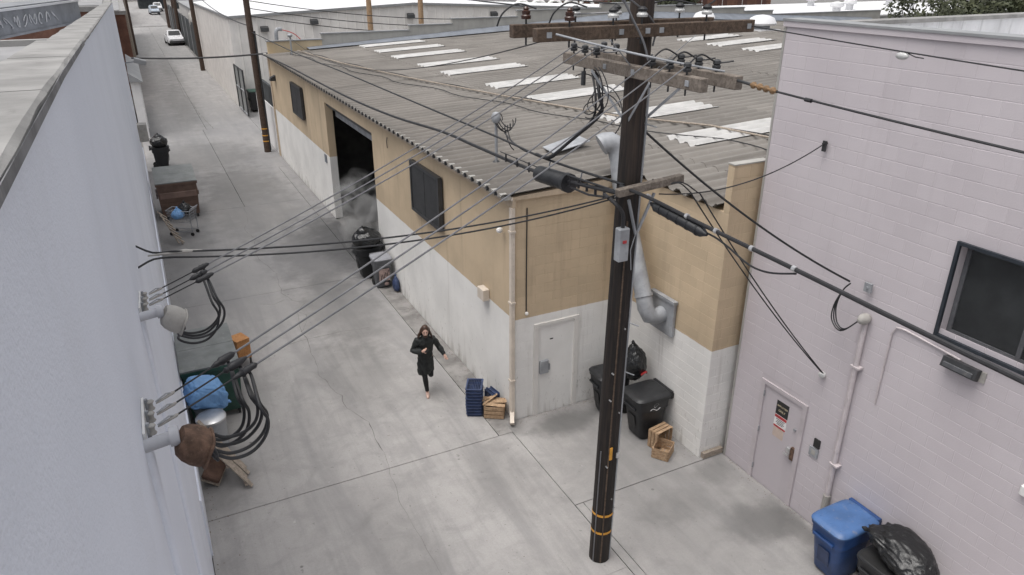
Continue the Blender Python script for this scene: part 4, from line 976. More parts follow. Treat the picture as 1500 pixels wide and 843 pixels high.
# drops to the mauve wall
wire('service_drop', span((polex(7) + .15, 7.55, 7.05), (XP - .28, 6.60, 4.70), .14), .017, 'black', 'thick black drop from pole to the wall eye above the weatherhead')
wire('thin_drop', span((5.85, 7.36, 6.25), (XP - .10, 7.66, 6.50), .22), .009, 'black', 'thin black drop from telecom arm to the upper wall eye')
for k, lab in ((0, 'left cable of the pair dropping from telecom arm to the white wall gland'), (1, 'right cable of the pair dropping from telecom arm to the white wall gland')):
    wire('drop_cable', smooth_pts([(5.95, 7.36, 6.36), (6.12 + .05 * k, 7.30, 6.38), (6.32 + .1 * k, 7.28, 6.22)], 4) + span((6.34 + .12 * k, 7.27, 6.18 + .02 * k), (XP - .10, 6.90 - .03 * k, 2.93), .10), .010, 'black', lab)
wire('roof_drop', span((4.9, 7.85, ZU), (6.72, 36.3, 5.9), .9), .009, 'black', 'thin dark line sagging from upper crossarm to the small far roof mast')
for i, (x, lab) in enumerate(((4.12, 'thin primary wire rising steeply above the left end of the upper crossarm'), (5.36, 'thin primary wire crossing above the roof behind the pole head'))):
    wire('primary_wire', span((x, 7.85, TOPU + .2), (x + .4, 39.6, 10.6), .5), .009, 'black', lab)
wire('riser_wire', smooth_pts([(4.9, 7.2, 9.6), (5.05, 7.3, 8.75), (5.15, 7.28, 8.5), (5.30, 7.2, 8.2), (5.36, 7.15, 7.98)]), .013, 'greywire', 'curved pale wire hanging in front of both crossarms left of the pole')

# ---------------------------------------------------------------- bins, bags, dumpsters
def rr_ring(wd, dp, z, n=28, e=.35, ox=0, oy=0):
    out = []
    for j in range(n):
        a = 2 * math.pi * j / n; c, s_ = math.cos(a), math.sin(a)
        out.append((ox + math.copysign(abs(c) ** e, c) * wd / 2, oy + math.copysign(abs(s_) ** e, s_) * dp / 2, z))
    return out
def wheelie(name, label, loc, rz, body, lid, wd=.60, dp=.72, h=1.05, group='wheeled rubbish bins', open_lid=False, emblem=False, band=False):
    t = thing(name, label, 'bin', loc, rz, group)
    b_ = MB(); k = h / 1.05
    prof_ = [(.68, .62, .02, .04), (.72, .68, .06, .03), (.86, .86, .66, 0), (.88, .88, .70, 0), (.95, .95, .72, 0), (.97, .97, .86, 0), (.97, .97, .90, 0), (1.03, 1.03, .905, 0), (1.03, 1.03, .95, 0)]
    b_.rings([rr_ring(wd * a, dp * c, z * k, oy=oy) for a, c, z, oy in prof_]); bo = b_.build('body', body, t, True)
    MB().rings([rr_ring(wd * .94, dp * .94, .952 * k), rr_ring(wd * .92, dp * .92, .956 * k)]).build('mouth', 'signblack', bo)
    if not open_lid:
        l = MB(); l.rings([rr_ring(wd * 1.05, dp * 1.06, .958 * k), rr_ring(wd * 1.06, dp * 1.07, .985 * k), rr_ring(wd * 1.0, dp * 1.0, 1.015 * k), rr_ring(wd * .82, dp * .82, 1.035 * k), rr_ring(wd * .4, dp * .4, 1.045 * k)])
        lo = l.build('lid', lid, t, True)
    MB().cyl((-wd * .42, dp * .58, .95 * k), (wd * .42, dp * .58, .95 * k), .018, n=8).build('handle', body, t, True)
    for sx in (-1, 1):
        MB().bb((sx * wd * .40 - .02, dp * .49, .86 * k), (sx * wd * .40 + .02, dp * .60, .97 * k)).build('hinge_bracket', body, t)
        wh = MB(); wh.cyl((sx * wd * .36 - .03, dp * .40, .115), (sx * wd * .36 + .03, dp * .40, .115), .115, n=16); wh.build('wheel', 'tyre', t, True)
    MB().bb((-wd * .30, -dp * .53, .74 * k), (wd * .30, -dp * .478, .79 * k)).build('grab_lip', body, t, bevel=.008)
    pn = MB().bar((0, -dp * .383, .28 * k), (0, -dp * .424, .56 * k), wd * .34, .012).build('recess_shade_panel', 'signblack' if body != 'blueplastic' else 'bluecrate', t)  # thin proud panel; the shade of a recess is put into its darker colour
    if not open_lid:
        for sx in (-.3, 0, .3): MB().bb((sx * wd - .012, -dp * .40, 1.026 * k), (sx * wd + .012, dp * .40, 1.040 * k)).build('lid_rib', lid, lo, bevel=.004)
        MB().bb((-wd * .45, dp * .47, .985 * k), (wd * .45, dp * .55, 1.03 * k)).build('lid_hinge', body, lo, bevel=.008)
    if emblem:
        # worn pale swirl on the side facing the alley and two print bars on the lid
        e0 = MB(); sx = -wd * .487
        MB().tube([(wd * .475, .02 + .055 * math.cos(a), .83 * k - .0 + .05 * math.sin(a)) for a in [i * .5 for i in range(10)]], .007, 4).build('emblem', 'signwhite', t)
        MB().tube([(wd * .478, -.12 + .24 * q, .745 * k + .028 * math.sin(q * 7)) for q in [i / 8 for i in range(9)]], .008, 4).build('emblem', 'signwhite', t)
        MB().tube([(wd * .475, .02 + .022 * math.cos(a), .83 * k + .02 * math.sin(a)) for a in [i * .7 for i in range(10)]], .006, 4).build('emblem', 'signwhite', t)
        MB().bb((-.10, -.20, 1.036 * k), (.12, -.185, 1.0385 * k)).build('lid_print', 'greylid', lo); MB().bb((-.06, -.15, 1.037 * k), (.06, -.135, 1.0402 * k)).build('lid_print', 'greylid', lo)
    return t
def bag(name, label, c, r, mat='bag', seed=0, knot=None, cat='rubbish bag', flat=.25, group=None, tilt=(0, 0, 0), wr=.16, boxy=1.0, pull=0.0):
    bm = bmesh.new(); bmesh.ops.create_icosphere(bm, subdivisions=5, radius=1.0)
    e = Euler(tilt).to_matrix(); kd = Vector(knot).normalized() if knot else Vector((0, 0, 1)); off = Vector((seed * 3.1, seed * 1.7, 0))
    for v in bm.verts:
        d = v.co.normalized(); ca = d.dot(kd); rad = 1.0
        rad += .10 * mnoise.noise(d * 1.6 + off)
        # radial pleats converging on the knot
        t_ = d - kd * ca; a = math.atan2(t_.dot(kd.orthogonal().normalized()), t_.dot(kd.cross(kd.orthogonal()).normalized()))
        pl = max(0, ca + .25) / 1.25
        rad += -wr * .42 * pl * abs(math.sin(a * 6 + 2.2 * mnoise.noise(d * 2.5 + off))) * min(1, t_.length * 2.2)
        rad -= wr * .55 * (1 - abs(mnoise.noise(d * 3.1 + off + Vector((5, 2, 9))) * 2)) ** 3 * .55
        rad -= wr * .22 * (1 - abs(mnoise.noise(d * 6.7 + off) * 2)) ** 2 * .5
        if ca > .86: rad *= 1 + (ca - .86) * 1.9
        if pull and ca > .55: rad *= 1 + pull * (ca - .55) ** 1.6
        p = d * rad
        if boxy < 1: p = Vector([math.copysign(abs(q) ** boxy, q) for q in p]) * .86
        p = Vector((p.x * r[0], p.y * r[1], p.z * r[2]))
        if p.z < -r[2] * (1 - flat): p.z = -r[2] * (1 - flat) + (p.z + r[2] * (1 - flat)) * .12
        v.co = e @ p
    me = bpy.data.meshes.new(name); bm.to_mesh(me); bm.free(); me.materials.append(M[mat])
    me.polygons.foreach_set('use_smooth', [True] * len(me.polygons))
    t = thing(name, label, cat, c, 0, group); link('sack', me, t)
    kp = e @ Vector((kd.x * r[0], kd.y * r[1], kd.z * r[2])) * 1.12; kn = MB(); u = (e @ kd)
    kn.tube([kp - u * .05, kp, kp + u * .05, kp + u * .10], [.05, .022, .04, .012], 8); kn.build('tied_neck', mat, t, True)
    return t
wheelie('wheeled_bin', 'black wheeled bin against the grey wall far down the alley', (.42, 38.6, 0), R(90), 'blackplastic', 'blackplastic', .62, .8, 1.1, open_lid=True)
bag('rubbish_bag', 'black bag stuffed in the far bin beside the grey wall', (.42, 38.6, 1.22), (.40, .42, .30), seed=1)
wheelie('wheeled_bin', 'black wheeled bin overfilled with a bag beside the warehouse doorway', (5.47, 20.95, 0), R(-90), 'blackplastic', 'blackplastic', .70, .84, 1.12, open_lid=True)
bag('rubbish_bag', 'black bag bulging from the bin beside the warehouse doorway', (5.47, 20.95, 1.26), (.46, .44, .31), seed=2, knot=(-.2, -.1, 1))
gbn = wheelie('wheeled_bin', 'grey wheeled bin with peeling sticker next to overfilled black bin', (5.60, 19.98, 0), R(0), 'greyplastic', 'greylid', .56, .60, 1.02)
MB().bb((-.16, -.283, .28), (.16, -.262, .66)).build('sticker', 'pinkgraf', gbn)
MB().tube([(-.12 + .05 * i, -.288, .30 + .16 * (i % 2) + .03 * i) for i in range(6)], .012, 4).build('graffiti_stroke', 'signblack', gbn); MB().ell((.06, -.255, .16), (.07, .02, .06), 10, 6).build('sticker', 'pinkgraf', gbn)
bag('rubbish_bag', 'small navy bag squeezed between grey bin and white wall', (5.86, 19.45, .20), (.10, .20, .24), 'bluecrate', 3)
wheelie('wheeled_bin', 'black wheeled bin with pale emblem in the notch, nearer the camera', (8.18, 10.15, 0), R(-90), 'blackplastic', 'blackplastic', .68, .82, 1.07, emblem=True)
wheelie('wheeled_bin', 'black wheeled bin mostly hidden behind the utility pole', (7.98, 11.18, 0), R(-95), 'blackplastic', 'blackplastic', .62, .76, 1.05)
bg_ = bag('rubbish_bag', 'tall black bag with red tie standing behind the pole on the bins', (8.24, 10.72, 1.36), (.28, .26, .40), seed=4, knot=(-.1, .1, 1), flat=.15)
MB().tube(smooth_pts([(.02, -.24, -.16), (.10, -.25, -.12), (.18, -.2, -.15), (.24, -.14, -.22)]), .022, 6).build('red_tie', 'red', bg_)
wheelie('wheeled_bin', 'blue wheeled bin with faded lid against the mauve wall', (8.70, 5.66, 0), R(-90), 'blueplastic', 'bluelid', .64, .86, 1.10)
wheelie('wheeled_bin', 'dark charcoal bin under a large bag at the lower right corner', (8.74, 4.88, 0), R(-90), 'blackplastic', 'blackplastic', .60, .74, .98, open_lid=True)
bag('rubbish_bag', 'large glossy black bag slumped over the charcoal bin by mauve wall', (8.82, 4.72, 1.10), (.38, .56, .22), seed=6, knot=(-.62, .70, .2), wr=.24, tilt=(.12, -.1, -.25))
# brown dumpster
def dumpster(label, loc, wd, dp, h, body, lidm, lids, band=None, slope=.0, lidx=0):
    t = thing('dumpster', label, 'dumpster', loc, 0, 'dumpsters along the grey wall')
    b_ = MB(); z0 = .14
    b_.rings([[(-wd / 2 + .05, -dp / 2 + .10, z0), (wd / 2 - .05, -dp / 2 + .10, z0), (wd / 2 - .05, dp / 2 - .05, z0), (-wd / 2 + .05, dp / 2 - .05, z0)], [(-wd / 2, -dp / 2, h * .72), (wd / 2, -dp / 2, h * .72), (wd / 2, dp / 2, h * .72), (-wd / 2, dp / 2, h * .72)], [(-wd / 2, -dp / 2, h), (wd / 2, -dp / 2, h), (wd / 2, dp / 2, h + slope), (-wd / 2, dp / 2, h + slope)]])
    bo = b_.build('body', body, t, bevel=.012)
    MB().bb((-wd / 2 - .03, -dp / 2 - .035, h - .09), (wd / 2 + .03, -dp / 2 - .002, h)).build('rim', body, t, bevel=.008)
    for sx in (-1, 1): MB().bb((sx * (wd / 2 + .018) - .017, -dp / 2, h - .09), (sx * (wd / 2 + .018) + .017, dp / 2, h)).build('rim', body, t)
    if band:
        MB().bb((-wd / 2 + .06, -dp / 2 - .03, h * .60), (wd / 2 - .05, -dp / 2 + .03, h * .76)).build('rib', band, t, bevel=.01); MB().bb((-wd / 2 + .06, -dp / 2 + .03, h * .40), (wd / 2 - .07, -dp / 2 + .045, h * .46)).build('rib', body, t)
    n = lids
    for i in range(n):
        ya, yb = -dp / 2 - .04 + (dp + .06) * i / n, -dp / 2 - .04 + (dp + .06) * (i + 1) / n
        za, zb = h + .012 + slope * (ya + dp / 2) / dp, h + .012 + slope * (yb + dp / 2) / dp
        MB().rings([[(x, ya + .006, za), (x, yb - .006, zb), (x, yb - .006, zb + .03), (x, (ya + yb) / 2, (za + zb) / 2 + .055), (x, ya + .006, za + .03)] for x in (-wd / 2 - .03, wd / 2 + .03)]).build('lid', lidm, t)
    for sx in (-1, 1):
        for sy in (-1, 1):
            MB().cyl((sx * (wd / 2 - .12) - .025, sy * (dp / 2 - .18), .075), (sx * (wd / 2 - .12) + .025, sy * (dp / 2 - .18), .075), .075, n=14).build('caster', 'tyre', t, True)
            MB().bb((sx * (wd / 2 - .12) - .03, sy * (dp / 2 - .18) - .03, .075), (sx * (wd / 2 - .12) + .03, sy * (dp / 2 - .18) + .03, .16)).build('caster_fork', 'darkmetal', t)
    for sx in (-1, 1): MB().bb((sx * (wd / 2 + .03) - .025, -dp * .25, h * .55), (sx * (wd / 2 + .03) + .025, dp * .25, h * .66)).build('fork_pocket', body, t)
    return t
dumpster('brown dumpster with closed grey lid against the grey wall', (.63, 30.45, 0), 1.40, 1.75, 1.45, 'brownmetal', 'lidgrey', 2, 'brownband', .22)
dumpster('dark green dumpster with two flat grey lids below the upper bracket', (.28, 15.55, 0), 1.10, 1.95, 1.32, 'greenmetal', 'lidgrey', 2)
# orange wooden box behind the green dumpster
t = thing('wooden_box', 'orange plank box standing beside the green dumpster', 'box', (1.08, 16.92, 0), R(20))
for k in range(3): MB().bb((-.16, -.20, .22 + k * .165), (.16, -.18, .375 + k * .165)).build('plank', 'orangewood', t)
for k in range(3): MB().bb((-.17, -.179, .22 + k * .165), (-.15, .22, .375 + k * .165)).build('plank', 'orangewood', t); MB().bb((.15, -.179, .22 + k * .165), (.17, .22, .375 + k * .165)).build('plank', 'orangewood', t)
MB().bb((-.17, -.2, .715), (.17, .22, .735)).build('top_board', 'orangewood', t)
for sx in (-.14, .14):
    for sy in (-.15, .18): MB().bb((sx - .02, sy - .02, 0), (sx + .02, sy + .02, .22)).build('leg', 'darkmetal', t)
# cans and blue bag
def can(label, loc, r, h, lidm):
    t = thing('metal_can', label, 'dustbin', loc)
    MB().lathe([(r * .86, 0), (r * .88, .05), (r * .95, h * .35), (r * .93, h * .37), (r, h * .9), (r * 1.03, h * .92), (r * 1.03, h * .95)], n=24).build('body', 'galv', t, True)
    MB().lathe([(r * 1.06, h * .95), (r * 1.06, h * .99), (r * .9, h * 1.02), (r * .5, h * 1.035), (r * .05, h * 1.04)], n=24).build('lid', lidm, t, True)
    for s_ in (-1, 1): MB().tube(smooth_pts([(-.07, s_ * r * .98, h * .75), (-.06, s_ * (r + .05), h * .7), (.06, s_ * (r + .05), h * .7), (.07, s_ * r * .98, h * .75)]), .01, 5).build('handle', 'galv', t)
can('galvanised dustbin with bright lid in front of the blue bag', (.10, 13.38, 0), .27, .90, 'steel')
can('grey dustbin holding up the blue bag beside green dumpster', (.10, 14.05, 0), .27, .78, 'galv')
bag('rubbish_bag', 'bright blue bag resting on the grey dustbin beside green dumpster', (.07, 13.98, 1.12), (.42, .40, .34), 'bluebag', 8, knot=(.85, -.45, -.25), wr=.42, boxy=.55, tilt=(.1, .30, .2), pull=.9)
# leaning wooden slat pieces
t = thing('slat_frame', 'weathered wooden slat frame leaning on the grey wall under rusty weatherhead', 'wooden frame')
for k in range(6):
    a = Vector((-.14 + .012 * k, 13.16 - .155 * k, 1.00 - .03 * (k % 2))); c = Vector((.50 + .03 * (k % 3), 12.72 - .15 * k + .03 * (k % 2), .03 + .01 * (k % 2))); MB().bar(a, c, .075, .028, .1).build('slat', 'palewood', t, bevel=.004)
for q in (.12, .5, .9):
    a0 = Vector((-.14, 13.18, 1.0)).lerp(Vector((.50, 12.75, .03)), q); a1 = Vector((-.07, 12.36, .98)).lerp(Vector((.56, 11.95, .03)), q); MB().bar(a0 + Vector((-.03, 0, -.03)), a1 + Vector((-.03, 0, -.03)), .055, .03, .1).build('cross_rail', 'palewood', t)
t = thing('cushion_seat', 'brown padded seat fallen behind the leaning slat frame', 'cushion', (-.02, 12.55, .24), R(-20)); MB().box((0, 0, 0), (.34, .5, .14), (.2, .5, 0)).build('pad', 'fabricbrown', t, bevel=.03); MB().box((-.02, 0, -.09), (.34, .48, .03), (.2, .5, 0)).build('base_board', 'palewood', t)
# shopping trolley
t = thing('shopping_trolley', 'grey wire shopping trolley loaded with bags beside brown dumpster', 'shopping trolley', (.58, 27.75, 0), R(60))
b_ = MB()
BX = [(-.30, -.45), (.30, -.45), (.24, .45), (-.24, .45)]
lo = [(p[0] * .8, p[1] * .8, .52) for p in BX]; hi = [(p[0], p[1], .95) for p in BX]
for i in range(4):
    j = (i + 1) % 4
    for q in range(9):
        a = Vector(lo[i]).lerp(Vector(lo[j]), q / 8); c = Vector(hi[i]).lerp(Vector(hi[j]), q / 8); b_.tube([a, c], .006, 4)
    for z in (0, .25, .5, .75, 1): b_.tube([Vector(lo[i]).lerp(Vector(hi[i]), z), Vector(lo[j]).lerp(Vector(hi[j]), z)], .007 if z < 1 else .014, 4)
b_.build('basket', 'galv', t)
for sx in (-1, 1):
    MB().tube(smooth_pts([(sx * .24, -.5, 1.03), (sx * .23, -.42, .9), (sx * .22, -.40, .3), (sx * .21, -.35, .16), (sx * .18, .42, .16)]), .015, 6).build('side_frame', 'galv', t, True)
    for y in (-.38, .40): MB().cyl((sx * .20 - .015, y, .065), (sx * .20 + .015, y, .065), .065, n=12).build('wheel', 'tyre', t, True); MB().cyl((sx * .20, y, .08), (sx * .20, y, .18), .012, n=6).build('fork', 'galv', t)
MB().cyl((-.27, -.5, 1.03), (.27, -.5, 1.03), .018, n=8).build('handle', 'greylid', t)
bag('rubbish_bag', 'pale blue bag inside the shopping trolley', (.45, 27.55, .82), (.22, .24, .18), 'bluebag', 9)
bag('rubbish_bag', 'dark bag inside the shopping trolley behind the pale blue one', (.72, 27.95, .86), (.26, .26, .22), 'bag', 10)
t = thing('slatted_rack', 'pale slatted rack leaning between shopping trolley and grey wall', 'rack')
for k in range(7):
    p = Vector((-.02 + .065 * k, 27.35 - .13 * k, .98 - .12 * k)); MB().bar(p + Vector((-.17, -.02, .10)), p + Vector((.10, .05, -.18)), .07, .02, .3).build('slat', 'palewood', t)
MB().bar((-.12, 27.3, 1.02), (.30, 26.5, .10), .04, .03).build('rail', 'palewood', t); MB().bar((.04, 27.4, .80), (.42, 26.62, .02), .04, .03).build('rail', 'palewood', t)

# ---------------------------------------------------------------- crates
def nest_mesh():
    b_ = MB(); w_, d_, h_ = .40, .30, .075
    for z in (0, .028, .056): 
        for a, c in (((-w_ / 2, -d_ / 2), (w_ / 2, -d_ / 2)), ((w_ / 2, -d_ / 2), (w_ / 2, d_ / 2)), ((w_ / 2, d_ / 2), (-w_ / 2, d_ / 2)), ((-w_ / 2, d_ / 2), (-w_ / 2, -d_ / 2))):
            b_.bar((a[0], a[1], z + .008), (c[0], c[1], z + .008), .016, .016)
    for i in range(9):
        x = -w_ / 2 + w_ * i / 8
        for y in (-d_ / 2, d_ / 2): b_.bb((x - .008, y - .006, 0), (x + .008, y + .006, h_ - .003))
    for i in range(1, 6):
        y = -d_ / 2 + d_ * i / 6
        for x in (-w_ / 2, w_ / 2): b_.bb((x - .006, y - .008, 0), (x + .006, y + .008, h_ - .003))
    return b_.mesh('side_grid', 'bluecrate')
ng = nest_mesh(); rim = MB()
for a, c in (((-.220, -.165), (.220, -.165)), ((.220, -.165), (.220, .165)), ((.220, .165), (-.220, .165)), ((-.220, .165), (-.220, -.165))): rim.bar((a[0], a[1], .068), (c[0], c[1], .068), .030, .016)
rimm = rim.mesh('rim', 'bluecrate'); bt = MB()
for i in range(8): bt.bb((-.19, -.13 + i * .037 - .006, .012), (.19, -.13 + i * .037 + .006, .02))
for i in range(10): bt.bb((-.18 + i * .04 - .006, -.14, .006), (-.18 + i * .04 + .006, .14, .0118))
bot = bt.mesh('floor_grid', 'bluecrate')
onames = ['lowest', 'second', 'third', 'fourth', 'fifth', 'sixth', 'seventh', 'eighth', 'topmost']
for k in range(9):
    lab = 'navy plastic crate, %s in the tall stack beside the runner' % (onames[k] + (' from the ground' if 0 < k < 8 else ''))
    t = thing('plastic_crate', lab, 'crate', (5.34 + random.uniform(-.006, .006), 12.46 + random.uniform(-.006, .006), .001 + k * .0775), R(62 + random.uniform(-1.5, 1.5)), 'navy crates stacked at the tan corner')
    link('side_grid', ng, t); link('rim', rimm, t)
    link('floor_grid', bot, t)
for k, (lab, lean) in enumerate((('navy crate standing on end behind the tall stack, outer one', 0), ('navy crate standing on end behind the tall stack, against the wall', 1))):
    t = thing('plastic_crate', lab, 'crate', (5.66 + .10 * k, 12.44, .205), R(90), 'navy crates leaning on the white wall'); t.rotation_euler = (R(90), R(90), R(90) + .15); t.location.z = .205
    link('side_grid', ng, t); link('rim', rimm, t); link('floor_grid', bot, t)
def wood_crate(label, loc, rot, w_=.40, d_=.32, h_=.27, n=3, lid=False, group='wooden produce crates'):
    t = thing('wooden_crate', label, 'crate', loc, 0, group); t.rotation_euler = rot
    sh = h_ / n * .78
    for k in range(n):
        z = (k + .5) * h_ / n
        for s_ in (-1, 1):
            MB().box((0, s_ * d_ / 2, z), (w_, .012, sh)).build('slat', 'crate', t); MB().box((s_ * (w_ / 2 + .001), 0, z), (.012, d_ - .014, sh)).build('slat', 'crate', t)
    for sx in (-1, 1):
        for sy in (-1, 1): MB().box((sx * (w_ / 2 - .02), sy * (d_ / 2 - .02), h_ / 2), (.026, .026, h_)).build('corner_post', 'crate', t)
    for k in range(4): MB().box((0, -d_ / 2 + (k + .5) * d_ / 4, .006), (w_ - .015, d_ / 4 * .82, .010)).build('floor_slat', 'crate', t)
    if lid:
        for k, (dz, ry, dx) in enumerate(((0, .05, 0), (.01, -.06, .02), (.0, .10, -.02))): MB().box((dx, -d_ / 2 + (k + .5) * d_ / 3, h_ + .02 + dz), (w_ + .06, d_ / 3 * .8, .012), (.12, ry, .05 * k)).build('lid_slat', 'crate', t)
        MB().box((-.16, .06, h_ + .06), (.46, .05, .012), (0, -.25, .5)).build('broken_slat', 'crate', t); MB().box((-.10, .0, h_ + .075), (.40, .05, .012), (0, -.18, .9)).build('broken_slat', 'crate', t)
    return t
wood_crate('wooden crate with broken slats on top at the tan building corner', (5.68, 12.16, 0), (0, 0, R(-32)), .42, .36, .30, lid=True)
wood_crate('open wooden crate lying empty on the ground in the notch', (8.08, 9.36, 0), (0, 0, R(35)), .40, .33, .24)
wood_crate('wooden crate tipped on its side behind the open empty one', (8.20, 9.78, .205), (R(90), 0, R(10)), .44, .40, .26)

# ---------------------------------------------------------------- running person
def remesh(o, vox, it=4):
    m = o.modifiers.new('fuse', 'REMESH'); m.mode = 'VOXEL'; m.voxel_size = vox; m.use_smooth_shade = True
    s_ = o.modifiers.new('soften', 'SMOOTH'); s_.iterations = it; s_.factor = .5
PS = thing('person', 'person with long hair running barelegged steps in black coat, hand at chest', 'person', (4.66, 13.62, 0), R(-14))
PS.scale = (.95, 1.02, 1.05); PS['label'] = 'person with long brown hair in knee length black coat striding towards the camera'
bd = MB()
HIPR, HIPL = Vector((-.09, -.02, .93)), Vector((.09, -.02, .93))
KR, AR = Vector((-.045, -.12, .50)), Vector((.0, -.06, .085))        # planted leg (image left)
KL, AL = Vector((.10, -.10, .52)), Vector((.10, .34, .50))           # trailing leg folded back
bd.tube([HIPR + Vector((0, 0, .06)), HIPR, HIPR.lerp(KR, .5), KR, KR.lerp(AR, .35), AR], [.085, .088, .072, .052, .052, .036], 10)
bd.tube([HIPL + Vector((0, 0, .06)), HIPL, HIPL.lerp(KL, .5), KL, KL.lerp(AL, .35), AL], [.085, .088, .072, .052, .052, .036], 10)
bd.tube([AR + Vector((0, .05, -.02)), AR + Vector((0, .0, -.04)), AR + Vector((-.005, -.11, -.055)), AR + Vector((-.01, -.17, -.06))], [.030, .036, .036, .018], 8)
bd.tube([AL + Vector((0, .02, .04)), AL + Vector((0, .05, .0)), AL + Vector((0, .06, -.11)), AL + Vector((0, .05, -.17))], [.030, .036, .034, .018], 8)
bd.tube([(0, -.02, .90), (0, -.05, 1.05), (0, -.10, 1.22), (0, -.15, 1.38), (0, -.18, 1.46)], [.09, .09, .095, .09, .06], 12)
bd.tube([(0, -.18, 1.44), (0, -.22, 1.53), (0, -.25, 1.58)], [.062, .055, .055], 10)
HC = Vector((0, -.275, 1.665)); hm = Euler((R(14), 0, 0)).to_matrix()
bd.ell(HC, (.075, .094, .112), 16, 12, hm); bd.ell(HC + hm @ Vector((0, -.035, -.065)), (.05, .055, .05), 12, 8)
bd.tube([HC + hm @ Vector((0, -.085, .02)), HC + hm @ Vector((0, -.112, -.02)), HC + hm @ Vector((0, -.09, -.03))], [.008, .015, .012], 8)
for s_ in (-1, 1): bd.ell(HC + Vector((s_ * .068, .012, -.005)), (.008, .014, .02), 8, 6)
SR, ER, WR = Vector((-.18, -.16, 1.42)), Vector((-.31, -.14, 1.16)), Vector((-.08, -.36, 1.24))
SL, EL, WL = Vector((.18, -.15, 1.42)), Vector((.31, -.02, 1.19)), Vector((.43, -.16, 1.00))
for a, e, w_ in ((SR, ER, WR), (SL, EL, WL)):
    bd.tube([a.lerp(Vector((0, -.14, 1.34)), .75), a.lerp(e, .30), a.lerp(e, .6), e, e.lerp(w_, .4), w_], [.04, .04, .04, .038, .036, .027], 10)
def hand(w_, dirv, side, curl):
    d = dirv.normalized(); sd_ = side.normalized(); nn = d.cross(sd_).normalized()
    bd.tube([w_ - d * .01, w_ + d * .04, w_ + d * .085], [.028, .038, .034], 10)
    for k, L in enumerate((.062, .075, .07, .055)):
        o = w_ + d * .08 + sd_ * ((k - 1.5) * .019); bd.tube([o, o + d * L * .5 + nn * curl * .3 * L, o + d * L * (.75 - .4 * curl) + nn * curl * L], [.0105, .010, .008], 6)
    o = w_ + d * .03 - sd_ * .03; bd.tube([o, o - sd_ * .03 + d * .025, o - sd_ * .035 + d * .06], [.012, .011, .009], 6)
hand(WR, Vector((.75, -.25, .45)), Vector((0, .5, .8)), .9)
hand(WL, Vector((.45, -.25, -.8)), Vector((.4, .9, 0)), .45)
body = bd.build('body', 'skin', PS, True); remesh(body, .0085, 2)
# face features
for s_ in (-1, 1):
    MB().ell(HC + hm @ Vector((s_ * .030, -.083, .015)), (.014, .008, .008), 8, 6).build('eye', 'hair', body, True); MB().ell(HC + hm @ Vector((s_ * .030, -.086, .034)), (.018, .007, .005), 8, 6).build('eyebrow', 'hair', body, True)
MB().ell(HC + hm @ Vector((0, -.087, -.058)), (.024, .012, .007), 10, 6).build('mouth', 'porcelain', body, True)
be = MB(); be.ell(HC + hm @ Vector((0, -.055, -.085)), (.052, .045, .042), 12, 8); be.build('beard', 'hair', body, True)
hr = MB(); hr.ell(HC + hm @ Vector((0, .022, .028)), (.090, .098, .108), 16, 12, hm)
for k in range(22):
    a = R(8 + k * 164 / 21); o = HC + hm @ Vector((.082 * math.cos(a), .02 + .085 * math.sin(a), .03)); ou = Vector((math.cos(a), math.sin(a), 0))
    hr.tube([o, o + ou * .03 + Vector((0, 0, -.08)), o + ou * (.05 + .03 * random.random()) + Vector((0, .01, -.15)), o + ou * (.06 + .06 * random.random()) + Vector((0, .02, -.21 - .04 * random.random()))], [.03, .028, .024, .010], 6)
ho = hr.build('hair', 'hair', PS, True); remesh(ho, .013, 2)
ct = MB(); rs = []
for z, oy, wx, dy in ((.56, .02, .185, .20), (.62, .01, .19, .20), (.80, -.01, .185, .18), (.95, -.03, .178, .16), (1.08, -.06, .172, .14), (1.22, -.11, .185, .145), (1.36, -.155, .20, .14), (1.43, -.175, .185, .115), (1.49, -.20, .11, .09), (1.535, -.215, .085, .08)):
    rs.append([(wx * math.cos(a) * (1 + .05 * math.sin(5 * a + z * 6) * (z < 1)), oy + dy * math.sin(a) * (1 + .06 * math.sin(4 * a + 1) * (z < 1)), z + (.05 * math.cos(a) if z < .7 else 0)) for a in (2 * math.pi * j / 24 for j in range(24))])
ct.rings(rs)
for a, e, w_ in ((SR, ER, WR), (SL, EL, WL)): ct.tube([a.lerp(Vector((0, -.16, 1.38)), .4), a + Vector((0, 0, -.012)), a.lerp(e, .5), e, e.lerp(w_, .45), e.lerp(w_, .95)], [.075, .072, .066, .063, .058, .052], 12)
co = ct.build('coat', 'coat', PS, True); remesh(co, .012, 3)
tx = bpy.data.textures.new('folds', 'CLOUDS'); tx.noise_scale = .11; tx.noise_depth = 2
dm = co.modifiers.new('folds', 'DISPLACE'); dm.texture = tx; dm.strength = .05; dm.mid_level = .42
co.modifiers.new('soften_folds', 'SMOOTH').iterations = 2
MB().tube([(0, -.27, 1.47), (-.01, -.285, 1.2), (0, -.235, .95), (.01, -.215, .62)], .006, 5).build('coat_seam', 'legging', co)
cl = MB(); cl.ell((0, -.20, 1.545), (.105, .10, .05), 14, 8); cl.build('collar', 'coat', co, True)
lg = MB()
lg.tube([HIPR, HIPR.lerp(KR, .5), KR, KR.lerp(AR, .35), KR.lerp(AR, .93)], [.10, .084, .064, .063, .046], 12); lg.tube([HIPL, HIPL.lerp(KL, .5), KL, KL.lerp(AL, .35), KL.lerp(AL, .95)], [.10, .084, .064, .063, .046], 12)
lo_ = lg.build('leggings', 'legging', PS, True)
for A, pp in ((AR, [(0, .055, -.035), (0, .0, -.05), (-.005, -.11, -.06), (-.01, -.18, -.066)]), (AL, [(0, .045, .04), (0, .065, 0), (0, .075, -.11), (0, .06, -.18)])):
    MB().tube([A + Vector(q) for q in pp], [.035, .043, .043, .020], 10).build('shoe', 'shoe', PS, True)
